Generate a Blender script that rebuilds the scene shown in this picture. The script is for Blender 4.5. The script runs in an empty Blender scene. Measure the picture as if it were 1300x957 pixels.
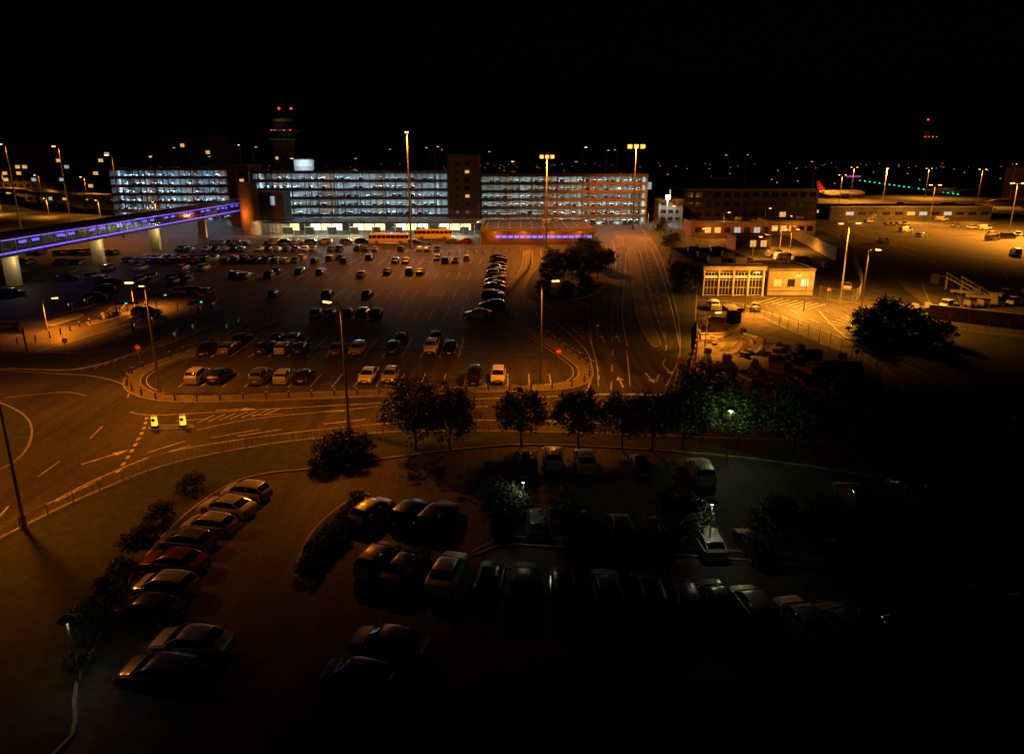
import bpy, bmesh, math, random
from mathutils import Vector, Matrix
R = random.Random(11)
sc = bpy.context.scene

# ------------------------------------------------------------------ survey
CAM_H, TILT, FPX = 25.0, math.radians(14.92), 867.0
ST, CT = math.sin(TILT), math.cos(TILT)
def ray(u, v):
    xn = (u-650)/FPX; yn = (v-434)/FPX
    return xn, CT-yn*ST, -ST-yn*CT
def P(u, v, h=0.0):
    """site-plan position (metres) of a surveyed point lying at height h"""
    a, b, c = ray(u, v)
    s = (CAM_H-h)/(-c)
    return (a*s, b*s)
def HT(v, Y):
    a, b, c = ray(650, v)
    return CAM_H + Y*c/b
def XA(u, v, Y):
    a, b, c = ray(u, v)
    return a/b*Y

# ------------------------------------------------------------------ materials
def new_mat(name):
    m = bpy.data.materials.new(name); m.use_nodes = True
    return m, m.node_tree, m.node_tree.nodes['Principled BSDF']
def mat(name, col, rough=0.7, metal=0.0, var=0.0, scale=2.0, col2=None, bump=0.0, spec=0.5, detail=5):
    m, nt, b = new_mat(name)
    b.inputs['Base Color'].default_value = (*col, 1)
    b.inputs['Roughness'].default_value = rough
    b.inputs['Metallic'].default_value = metal
    b.inputs['Specular IOR Level'].default_value = spec
    if var > 0 or col2:
        tc = nt.nodes.new('ShaderNodeNewGeometry')
        n = nt.nodes.new('ShaderNodeTexNoise'); n.inputs['Scale'].default_value = scale
        n.inputs['Detail'].default_value = detail; n.inputs['Roughness'].default_value = .65
        nt.links.new(tc.outputs['Position'], n.inputs['Vector'])
        r = nt.nodes.new('ShaderNodeValToRGB')
        c2 = col2 if col2 else tuple(min(1, c*(1+var)) for c in col)
        c1 = col if col2 else tuple(c*(1-var) for c in col)
        r.color_ramp.elements[0].position = .35; r.color_ramp.elements[1].position = .65
        r.color_ramp.elements[0].color = (*c1, 1); r.color_ramp.elements[1].color = (*c2, 1)
        nt.links.new(n.outputs['Fac'], r.inputs['Fac'])
        nt.links.new(r.outputs['Color'], b.inputs['Base Color'])
        if bump > 0:
            bp = nt.nodes.new('ShaderNodeBump'); bp.inputs['Strength'].default_value = bump
            bp.inputs['Distance'].default_value = .05
            nt.links.new(n.outputs['Fac'], bp.inputs['Height']); nt.links.new(bp.outputs['Normal'], b.inputs['Normal'])
    return m
def emat(name, col, s, sample=False):
    m, nt, b = new_mat(name)
    b.inputs['Base Color'].default_value = (*[min(1, c*.5) for c in col], 1)
    b.inputs['Emission Color'].default_value = (*col, 1)
    b.inputs['Emission Strength'].default_value = s
    if not sample: m.cycles.emission_sampling = 'NONE'
    return m
def asphalt_mat(name, lo, hi, rough):
    m, nt, b = new_mat(name)
    g = nt.nodes.new('ShaderNodeNewGeometry')
    n1 = nt.nodes.new('ShaderNodeTexNoise'); n1.inputs['Scale'].default_value = .09; n1.inputs['Detail'].default_value = 7; n1.inputs['Roughness'].default_value = .7
    n2 = nt.nodes.new('ShaderNodeTexNoise'); n2.inputs['Scale'].default_value = 3.0; n2.inputs['Detail'].default_value = 6
    mp = nt.nodes.new('ShaderNodeMapping'); mp.inputs['Scale'].default_value = (.9, .05, 1)
    n3 = nt.nodes.new('ShaderNodeTexNoise'); n3.inputs['Scale'].default_value = 1.0; n3.inputs['Detail'].default_value = 4
    for n in (n1, n2): nt.links.new(g.outputs['Position'], n.inputs['Vector'])
    nt.links.new(g.outputs['Position'], mp.inputs['Vector']); nt.links.new(mp.outputs['Vector'], n3.inputs['Vector'])
    a = nt.nodes.new('ShaderNodeMath'); a.operation = 'ADD'
    a2 = nt.nodes.new('ShaderNodeMath'); a2.operation = 'ADD'
    d = nt.nodes.new('ShaderNodeMath'); d.operation = 'MULTIPLY'; d.inputs[1].default_value = .333
    nt.links.new(n1.outputs['Fac'], a.inputs[0]); nt.links.new(n2.outputs['Fac'], a.inputs[1])
    nt.links.new(a.outputs[0], a2.inputs[0]); nt.links.new(n3.outputs['Fac'], a2.inputs[1]); nt.links.new(a2.outputs[0], d.inputs[0])
    r = nt.nodes.new('ShaderNodeValToRGB')
    r.color_ramp.elements[0].position = .42; r.color_ramp.elements[1].position = .59
    r.color_ramp.elements[0].color = (*lo, 1); r.color_ramp.elements[1].color = (*hi, 1)
    nt.links.new(d.outputs[0], r.inputs['Fac']); nt.links.new(r.outputs['Color'], b.inputs['Base Color'])
    b.inputs['Roughness'].default_value = rough
    b.inputs['Specular IOR Level'].default_value = .3
    bp = nt.nodes.new('ShaderNodeBump'); bp.inputs['Strength'].default_value = .3; bp.inputs['Distance'].default_value = .03
    nt.links.new(n2.outputs['Fac'], bp.inputs['Height']); nt.links.new(bp.outputs['Normal'], b.inputs['Normal'])
    return m

M = {}
M['asphalt'] = asphalt_mat('asphalt', (.022, .022, .023), (.068, .066, .062), .72)
M['patch'] = asphalt_mat('asphalt_patch', (.013, .013, .014), (.03, .03, .029), .65)
M['apron'] = asphalt_mat('apron_concrete', (.10, .095, .085), (.19, .18, .165), .75)
M['grass'] = mat('grass', (.010, .018, .005), .9, col2=(.030, .042, .012), scale=1.2, bump=.6)
M['ground'] = mat('ground', (.015, .02, .01), .95, col2=(.03, .035, .02), scale=.05)
M['paving'] = mat('paving', (.12, .115, .105), .85, var=.3, scale=1.5)
M['kerb'] = mat('kerb_stone', (.26, .25, .23), .8, var=.3, scale=3)
M['earth'] = mat('earth', (.05, .04, .03), .9, col2=(.13, .11, .085), scale=.6, bump=.5)
M['paint'] = mat('road_paint', (.22, .22, .21), .6, col2=(.72, .72, .70), scale=3)
M['payellow'] = mat('yellow_paint', (.6, .42, .05), .6, var=.2, scale=4)
M['conc'] = mat('concrete', (.28, .27, .25), .85, var=.25, scale=.7)
M['intw'] = mat('deck_concrete', (.30, .30, .29), .8, var=.45, scale=.25)
M['concd'] = mat('dark_concrete', (.11, .105, .1), .85, var=.3, scale=.5)
M['brick'] = mat('brick', (.17, .085, .05), .85, var=.3, scale=1.2)
M['tan'] = mat('tan_cladding', (.24, .15, .10), .7, var=.15, scale=.8)
M['dark'] = mat('dark_metal', (.02, .02, .022), .5)
M['roof'] = mat('roof_felt', (.045, .042, .04), .8, var=.4, scale=.6)
M['roofm'] = mat('roof_metal', (.04, .038, .036), .7, .1, var=.25, scale=.5)
M['steel'] = mat('galvanised_steel', (.30, .30, .29), .5, .5, var=.15, scale=2)
M['white'] = mat('white_panel', (.72, .72, .70), .5, var=.08, scale=1)
M['wood'] = mat('timber', (.18, .12, .07), .8, var=.3, scale=2)
M['tyre'] = mat('tyre', (.012, .012, .012), .8)
M['rim'] = mat('rim', (.45, .45, .46), .3, .8)
M['trim'] = mat('black_trim', (.012, .012, .013), .45)
M['glass'] = mat('car_glass', (.006, .008, .009), .06, spec=.6)
M['wglass'] = mat('window_glass', (.01, .013, .016), .12, spec=.8)
M['hlamp'] = mat('headlamp', (.55, .56, .58), .1, .3)
M['tlamp'] = mat('tail_lamp', (.22, .006, .005), .15)
M['plate'] = mat('number_plate', (.7, .55, .06), .5)
M['red'] = mat('red_paint', (.5, .015, .01), .5)
M['blue'] = mat('blue_paint', (.02, .06, .4), .5)
M['orangeplastic'] = mat('orange_plastic', (.6, .12, .02), .5)
M['busy'] = mat('bus_yellow', (.75, .5, .04), .35)
M['bark'] = mat('bark', (.05, .038, .028), .9, var=.3, scale=5)
M['leaf'] = mat('leaf', (.022, .045, .012), .6, col2=(.07, .10, .025), scale=1.6)
M['leaf2'] = mat('leaf_dark', (.015, .035, .012), .6, col2=(.045, .07, .02), scale=1.2)
SOD = (1.0, .235, .008); SODY = (1.0, .32, .022)
M['e_sod'] = emat('sodium_lens', (1, .36, .07), 7)
M['e_sodb'] = emat('sodium_flood_lens', (1, .20, .03), 5)
M['e_dist'] = emat('distant_sodium', (1, .34, .05), 1.8)
M['e_distw'] = emat('distant_white', (.6, .8, 1), 1.1)
M['e_white'] = emat('white_lens', (.85, 1, .9), 12)
M['e_cool'] = emat('floodlight_lens', (.75, 1, .88), 40)
M['e_tube'] = emat('cool_tube', (.50, .78, 1.0), 7)
M['e_tubeg'] = emat('neutral_tube', (.75, 1.0, .85), 6)
M['e_tubew'] = emat('warm_tube', (1.0, .75, .35), 7)
M['e_shop'] = emat('shop_front', (1, .66, .26), 2.4)
M['e_shopg'] = emat('shop_front_fluorescent', (.8, 1, .72), 2.2)
M['e_win'] = emat('lit_window', (1, .55, .14), .75)
M['e_winc'] = emat('lit_window_cool', (.6, .9, 1), .4)
M['e_purple'] = emat('blue_strip_light', (.13, .08, 1.0), 1.8)
M['e_bluewin'] = emat('blue_window', (.22, .18, 1.0), 1.3)
M['e_red'] = emat('red_beacon', (1, .03, .01), 5)
M['e_green'] = emat('green_taxi_light', (.02, .8, .42), 1.6)
M['e_boll'] = emat('lit_bollard', (1, .62, .03), 1.3)
M['e_mag'] = emat('magenta_sign', (.7, .04, .5), .7)

m, nt, b = new_mat('car_paint')
oi = nt.nodes.new('ShaderNodeObjectInfo'); nt.links.new(oi.outputs['Color'], b.inputs['Base Color'])
b.inputs['Roughness'].default_value = .36; b.inputs['Metallic'].default_value = .25
b.inputs['Coat Weight'].default_value = .5; b.inputs['Coat Roughness'].default_value = .1
M['paintc'] = m

# ------------------------------------------------------------------ mesh builder
class MB:
    def __init__(s): s.v = []; s.f = []; s.m = []; s.mats = []
    def mi(s, k):
        k = M[k] if isinstance(k, str) else k
        if k not in s.mats: s.mats.append(k)
        return s.mats.index(k)
    def face(s, pts, k):
        n = len(s.v); s.v += [tuple(p) for p in pts]; s.f.append(tuple(range(n, n+len(pts)))); s.m.append(s.mi(k))
    def box(s, c, d, k, rot=0.0, top=None):
        cx, cy, cz = c; x, y, z = d[0]/2, d[1]/2, d[2]/2
        t = top if top else (1, 1)
        co, si = math.cos(rot), math.sin(rot)
        n = len(s.v); i = s.mi(k)
        for (a, b_, e) in ((-1,-1,-1),(1,-1,-1),(1,1,-1),(-1,1,-1),(-1,-1,1),(1,-1,1),(1,1,1),(-1,1,1)):
            px = a*x*(t[0] if e > 0 else 1); py = b_*y*(t[1] if e > 0 else 1)
            s.v.append((cx+px*co-py*si, cy+px*si+py*co, cz+e*z))
        for q in ((0,3,2,1),(4,5,6,7),(0,1,5,4),(1,2,6,5),(2,3,7,6),(3,0,4,7)):
            s.f.append(tuple(n+j for j in q)); s.m.append(i)
    def cyl(s, p0, p1, r0, r1, n, k, caps=True):
        p0 = Vector(p0); p1 = Vector(p1); d = (p1-p0).normalized()
        a = d.orthogonal().normalized(); b_ = d.cross(a)
        o = len(s.v); i = s.mi(k)
        for p, r in ((p0, r0), (p1, r1)):
            for j in range(n):
                t = 2*math.pi*j/n
                s.v.append(tuple(p + a*(math.cos(t)*r) + b_*(math.sin(t)*r)))
        for j in range(n):
            s.f.append((o+j, o+(j+1) % n, o+n+(j+1) % n, o+n+j)); s.m.append(i)
        if caps:
            s.f.append(tuple(o+j for j in range(n-1, -1, -1))); s.m.append(i)
            s.f.append(tuple(o+n+j for j in range(n))); s.m.append(i)
    def mesh(s, name, smooth=None):
        me = bpy.data.meshes.new(name); me.from_pydata(s.v, [], s.f)
        for k in s.mats: me.materials.append(k)
        me.polygons.foreach_set('material_index', s.m)
        me.update()
        if smooth is not None:
            me.polygons.foreach_set('use_smooth', [True]*len(s.f))
            me.set_sharp_from_angle(angle=math.radians(smooth))
        return me
    def obj(s, name, loc=(0, 0, 0), rot=0, smooth=None, parent=None):
        return inst(s.mesh(name, smooth), name, loc, rot, parent)
def inst(me, name, loc=(0, 0, 0), rot=0, parent=None, scale=1, col=None):
    o = bpy.data.objects.new(name, me); sc.collection.objects.link(o)
    o.location = loc; o.rotation_euler = (0, 0, rot)
    o.scale = (scale,)*3 if not isinstance(scale, tuple) else scale
    if parent: o.parent = parent
    if col: o.color = (*col, 1)
    return o
def light(kind, name, loc, power, col, parent=None, size=.2, spot=165, blend=.6, rot=(0, 0, 0), sy=None):
    l = bpy.data.lights.new(name, kind); l.energy = power; l.color = col
    if kind == 'SPOT':
        l.spot_size = math.radians(spot); l.spot_blend = blend; l.shadow_soft_size = size
    elif kind == 'POINT': l.shadow_soft_size = size
    elif kind == 'AREA': l.shape = 'RECTANGLE'; l.size = size; l.size_y = sy
    o = bpy.data.objects.new(name, l); sc.collection.objects.link(o)
    o.location = loc; o.rotation_euler = rot
    if parent: o.parent = parent
    return o
def plight(pname, name, wloc, power, col, size=.2):
    return light('POINT', name, wloc, power, col, bpy.data.objects[pname], size)

# ------------------------------------------------------------------ plan helpers
def smooth(pts, n=6, closed=False):
    out = []; N = len(pts)
    rng = range(N) if closed else range(N-1)
    for i in rng:
        g = (lambda k: pts[k % N]) if closed else (lambda k: pts[max(0, min(N-1, k))])
        p0, p1, p2, p3 = g(i-1), g(i), g(i+1), g(i+2)
        for j in range(n):
            t = j/n
            out.append(tuple(.5*((2*p1[a])+(-p0[a]+p2[a])*t+(2*p0[a]-5*p1[a]+4*p2[a]-p3[a])*t*t+(-p0[a]+3*p1[a]-3*p2[a]+p3[a])*t**3) for a in (0, 1)))
    if not closed: out.append(pts[-1])
    return out
def normals(pts, closed):
    N = len(pts); out = []
    for i in range(N):
        a = pts[(i-1) % N] if (closed or i > 0) else pts[i]
        b_ = pts[(i+1) % N] if (closed or i < N-1) else pts[i]
        dx, dy = b_[0]-a[0], b_[1]-a[1]; l = math.hypot(dx, dy) or 1
        out.append((-dy/l, dx/l))
    return out
def off(pts, d, closed=False):
    return [(p[0]+n[0]*d, p[1]+n[1]*d) for p, n in zip(pts, normals(pts, closed))]
def strip(mb, pts, w, z, k, closed=False):
    a = off(pts, w/2, closed); b_ = off(pts, -w/2, closed); N = len(pts)
    for i in range(N if closed else N-1):
        j = (i+1) % N
        mb.face([(*b_[i], z), (*b_[j], z), (*a[j], z), (*a[i], z)], k)
def resample(pts, step):
    out = []; acc = 0
    for p, q in zip(pts[:-1], pts[1:]):
        l = math.hypot(q[0]-p[0], q[1]-p[1])
        t = acc
        while t < l:
            f = t/l if l else 0
            out.append((p[0]+(q[0]-p[0])*f, p[1]+(q[1]-p[1])*f, math.atan2(q[1]-p[1], q[0]-p[0])))
            t += step
        acc = t-l
    return out
def dashed(mb, pts, w, z, k, on, gap):
    for x, y, a in resample(pts, on+gap):
        c, s_ = math.cos(a)*on/2, math.sin(a)*on/2
        nx, ny = -math.sin(a)*w/2, math.cos(a)*w/2
        mb.face([(x-c-nx, y-s_-ny, z), (x+c-nx, y+s_-ny, z), (x+c+nx, y+s_+ny, z), (x-c+nx, y-s_+ny, z)], k)
def area(pts):
    return sum(pts[i][0]*pts[(i+1) % len(pts)][1]-pts[(i+1) % len(pts)][0]*pts[i][1] for i in range(len(pts)))/2
def island(name, px, top, h=.12, kw=.18, sm=5):
    pts = [P(*p) for p in px]
    if area(pts) < 0: pts.reverse()
    if sm: pts = smooth(pts, sm, True)
    mb = MB(); inn = off(pts, kw, True); N = len(pts)
    for i in range(N):
        j = (i+1) % N
        mb.face([(*pts[i], 0), (*pts[j], 0), (*pts[j], h), (*pts[i], h)], 'kerb')
        mb.face([(*pts[i], h), (*pts[j], h), (*inn[j], h), (*inn[i], h)], 'kerb')
    mb.face([(*p, h) for p in inn], top)
    return mb.obj(name)
def footway(name, pts, w, h=.12, top='paving'):
    mb = MB(); 
    for s_ in (1, -1):
        o_ = off(pts, s_*w/2); i_ = off(pts, s_*(w/2-.16))
        for i in range(len(pts)-1):
            q = [(*o_[i], 0), (*o_[i+1], 0), (*o_[i+1], h), (*o_[i], h)]
            mb.face(q if s_ < 0 else q[::-1], 'kerb')
            q = [(*o_[i], h), (*o_[i+1], h), (*i_[i+1], h), (*i_[i], h)]
            mb.face(q if s_ < 0 else q[::-1], 'kerb')
    strip(mb, pts, w-.32, h, top)
    return mb.obj(name)
def PP(px): return [P(*p) for p in px]

# ------------------------------------------------------------------ ground
g = MB(); g.face([(-4000, -200, 0), (4000, -200, 0), (4000, 6000, 0), (-4000, 6000, 0)], 'ground'); g.obj('ground')
g = MB(); g.face([(-260, 5, .01), (140, 5, .01), (140, 262, .01), (60, 330, .01), (-300, 330, .01)], 'asphalt'); g.obj('asphalt_road')
ap = [P(1040, 292), P(1098, 318), P(1150, 368), P(1180, 392), P(1300, 402), P(1600, 410), (560, 640), (60, 690), (100, 300)]
g = MB(); g.face([(*p, .03) for p in ap], 'apron'); g.obj('airport_apron')
g = MB(); rp = random.Random(3)
for i in range(46):
    x, y = rp.uniform(-95, 0), rp.uniform(62, 200); w_, l_ = (rp.uniform(.5, 1.0), rp.uniform(6, 22)) if rp.random() < .5 else (rp.uniform(2, 5), rp.uniform(2, 7))
    if rp.random() < .5: w_, l_ = l_, w_
    z = .0125+.0001*i*.5
    g.face([(x, y, z), (x+w_, y, z), (x+w_, y+l_, z), (x, y+l_, z)], 'patch')
for i in range(14):
    x, y = rp.uniform(12, 30), rp.uniform(66, 190); z = .0155+.0001*i*.5
    g.face([(x, y, z), (x+rp.uniform(1, 3), y, z), (x+rp.uniform(1, 3), y+rp.uniform(3, 12), z), (x, y+6, z)], 'patch')
g.obj('asphalt_repair_patches')

island('roundabout_island', [(-260,560),(-120,510),(-20,508),(28,525),(42,548),(28,580),(-20,605),(-150,640)], 'grass')
verge_out = [(-260,800),(-60,712),(30,668),(100,634),(200,594),(300,571),(400,557),(520,548),(700,549),(900,556),(1060,562),(1180,580),(1300,622),(1500,700)]
verge_in = [(1500,760),(1300,668),(1180,622),(1060,598),(900,578),(700,566),(600,570),(500,582),(400,596),(335,603),(285,620),(225,665),(175,725),(138,790),(100,870),(70,960),(-260,1100)]
island('grass_verge', verge_out+verge_in, 'grass', sm=4)
lot = smooth(PP([(672,318),(670,340),(654,362),(634,384),(640,402),(690,430),(726,454),(742,468),(740,482),(712,492),(600,496),(480,500),(330,506),(235,508),(190,503),(168,490),(176,474),(215,457),(270,438),(318,420),(350,408)]), 6)
footway('footway', lot, 1.9)
island('planted_island', [(692,314),(762,310),(776,332),(777,350),(762,368),(735,380),(690,382),(667,374),(672,352),(688,332)], 'grass')
island('central_reservation', [(797,316),(805,317),(813,345),(820,385),(838,432),(836,440),(824,436),(807,400),(801,350)], 'paving', sm=6)
island('central_reservation', [(782,300),(790,300),(792,312),(786,312)], 'paving', sm=4)
island('grass_verge', [(815,285),(880,296),(884,400),(878,470),(868,492),(855,494),(862,455),(860,405),(846,350),(832,312)], 'grass', sm=4)
island('storage_yard_ground', [(884,408),(950,398),(1000,418),(1060,443),(1102,462),(1124,488),(1104,510),(1040,521),(950,515),(878,500),(880,470)], 'earth', sm=4)
island('grass_verge', [(1078,418),(1110,440),(1150,460),(1220,488),(1275,520),(1320,560),(1500,660),(1600,440),(1300,428),(1180,412),(1110,396)], 'grass', sm=4)
for px in ([(110,410),(165,396),(170,399),(114,414)], [(150,424),(205,405),(210,409),(156,428)], [(232,404),(276,388),(282,391),(238,409)],
           [(195,437),(262,412),(268,416),(202,441)], [(70,396),(118,384),(122,387),(74,400)], [(268,428),(310,408),(316,411),(276,432)]):
    island('kerb_island', px, 'paving', sm=0)
island('kerb_island', [(60,410),(96,398),(104,402),(66,414)], 'paving', sm=4)
island('kerb_island', [(5,469),(90,470),(150,456),(205,432),(196,430),(120,448),(60,448),(0,446),(-90,450),(-90,474)], 'grass', sm=4)
island('planted_island', [(384,740),(374,722),(398,672),(445,634),(468,627),(462,640),(430,680),(404,738)], 'grass', sm=4)
island('planted_island', [(600,700),(640,684),(700,684),(1000,706),(1200,740),(1195,750),(1000,718),(700,696),(640,694),(604,706)], 'grass', sm=4)
island('grass_verge', [(-300,352),(-60,340),(60,336),(100,341),(60,352),(-60,368),(-300,400)], 'grass', sm=4)

# ------------------------------------------------------------------ markings
mk = MB(); Z = .022
def L(px, w=.14, n=5): strip(mk, smooth(PP(px), n), w, Z, 'paint')
def D(px, w=.14, on=3, gap=3, n=5): dashed(mk, smooth(PP(px), n), w, Z, 'paint', on, gap)
L([(165,523),(200,527),(330,520),(480,512),(620,506),(745,502),(800,500),(858,500)], .15)
L([(60,640),(130,605),(210,575),(320,556),(450,541),(560,534),(700,535),(900,543),(1050,550)], .15)
D([(245,533),(330,527),(480,520),(620,516),(780,513),(900,522),(1040,535)], .15, 3, 4)
D([(100,622),(180,585),(260,562),(360,545),(470,532),(560,524)], .15, 4, 4)
D([(150,598),(165,576),(182,545),(186,530)], .3, .7, .7)
L([(186,575),(235,560)], .15); L([(250,546),(320,532),(420,522),(480,516)], .12); L([(268,556),(330,545)], .12)
L([(0,470),(60,474),(120,478),(160,490),(162,505)], .15)
D([(0,655),(40,612),(110,560),(150,520)], .12, 3, 5)
L([(6,505),(80,498),(110,503)], .1)
for t in range(7):
    u = 250+t*14
    L([(u, 537-t*1.6), (u+22, 527-t*1.4)], .16, 1)
strip(mk, off(lot, -1.5), .1, Z, 'paint'); 
D([(678,392),(700,425),(745,452),(760,470),(758,492)], .12, 2, 2)
L([(745,385),(772,360),(782,335),(778,305)], .13); L([(797,440),(790,400),(793,355),(795,320)], .13)
L([(846,490),(862,450),(856,405),(842,355),(827,315)], .13); L([(812,318),(820,350),(830,390),(846,435)], .1)
D([(776,490),(778,440),(777,400),(786,350),(788,320)], .12, 3, 4); D([(835,480),(846,440),(838,390),(826,340),(818,310)], .12, 3, 4)
L([(745,496),(752,470),(740,440),(700,405)], .13)
L([(760,490),(756,455),(745,420)], .1); L([(800,490),(796,445)], .1)
L([(746,500),(860,502)], .3, 1)
for k in range(9):
    u0, v0 = 697+k*5, 386+k*5; L([(u0, v0), (u0+34-k*3.4, v0-5+k*.8)], .16, 1)
L([(694,386),(745,383)], .13, 1); L([(694,386),(742,432)], .13, 1); L([(745,383),(752,440)], .13, 1)
def arrow(u, v, ang, s=1.0):
    x, y = P(u, v); c, s_ = math.cos(ang), math.sin(ang)
    T = lambda a, b_: (x+(a*c-b_*s_)*s, y+(a*s_+b_*c)*s, Z+.001)
    mk.face([T(-2, -.1), T(.6, -.1), T(.6, .1), T(-2, .1)], 'paint'); mk.face([T(.61, -.45), T(2, 0), T(.61, .45)], 'paint')
for (u, v, a) in ((765,430,1.57),(785,430,1.57),(768,380,1.6),(826,420,-1.5),(848,470,-1.5),(788,485,1.57),(825,480,-1.5),(795,345,1.57),(823,365,-1.5),(340,430,0),(580,415,3.1),(520,345,0),(300,520,0.1),(135,580,.9)):
    arrow(u, v, a)
L([(880,380),(930,384),(985,400),(1060,425),(1092,445),(1135,478),(1145,497),(1110,528)], .14)
L([(1040,395),(1070,425),(1110,447),(1180,478),(1240,508),(1280,545),(1290,575)], .14)
D([(985,385),(1040,410),(1090,432),(1160,475),(1215,510),(1245,545)], .12, 3, 4)
L([(1095,455),(1118,478),(1126,494),(1106,516),(1040,527)], .12)
L([(930,376),(990,378),(1040,379),(1090,385)], .12)
for k in range(8):
    L([(962+k*9, 384+k*1.2), (985+k*9, 378+k*1.2)], .14, 1); L([(1050+k*6, 410-k*2.2), (1068+k*5, 414-k*1.9)], .14, 1)
for a, b_ in (((20,455),(205,398)),((100,470),(250,420)),((205,440),(300,400)),((60,470),(180,435))):
    L([a, b_], .12, 1)
for k in range(9):
    L([(120+k*12, 468-k*4), (134+k*12, 458-k*4)], .15, 1)
strip(mk, smooth([P(1300,330), P(1180,320), P(1100,300), P(1060,285)], 5), .3, .036, 'payellow')
strip(mk, smooth([P(1400,372), P(1250,352), P(1150,320), P(1120,300)], 5), .3, .036, 'payellow')
for k in range(5): strip(mk, [P(1180+k*40, 384), P(1165+k*36, 345)], .2, .036, 'paint')
def bays(x0, x1, y0, d=5.0, pitch=2.5, base=None, w=.13):
    n = int(round((x1-x0)/pitch))
    for i in range(n+1):
        x = x0+i*pitch; strip(mk, [(x, y0), (x, y0+d)], w, Z, 'paint')
    if base is not None: strip(mk, [(x0, base), (x1, base)], w, Z+.002, 'paint')
ROWS = [(-38.0, 4.5, 73.8), (-42, -6, 86), (-42, -6, 91), (-36, -8.5, 107.5), (-36, -8.5, 112.5), (-46, -8.5, 124.5), (-46, -8.5, 129.5),
        (-62, -9, 146), (-62, -9, 151), (-98, -9, 168), (-98, -9, 173), (-95, -7.5, 191), (-92, -64.5, 139), (-92, -67, 144)]
for i, (a, b_, y) in enumerate(ROWS):
    bays(a, b_, y, base=(y if i in (2, 4, 6, 8, 10, 13) else None))
for k in range(26): strip(mk, [(-6, 116+k*2.5), (-1, 116+k*2.5)], .12, Z, 'paint')
mkf = MB()  # front-lot bay lines, kept faint with the darker paving colour
for i in range(19): strip(mkf, [(-4+i*2.5, 52.4), (-4+i*2.5, 56.5)], .08, Z, 'paving')
for i in range(18): strip(mkf, [(-8+i*2.5, 41), (-8+i*2.5, 45)], .08, Z, 'paving')
strip(mkf, smooth(PP([(668,826),(690,838),(702,860),(704,885)]), 4), .12, Z, 'paving')
mkf.obj('faint_bay_markings')
mk.obj('road_markings')

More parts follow.
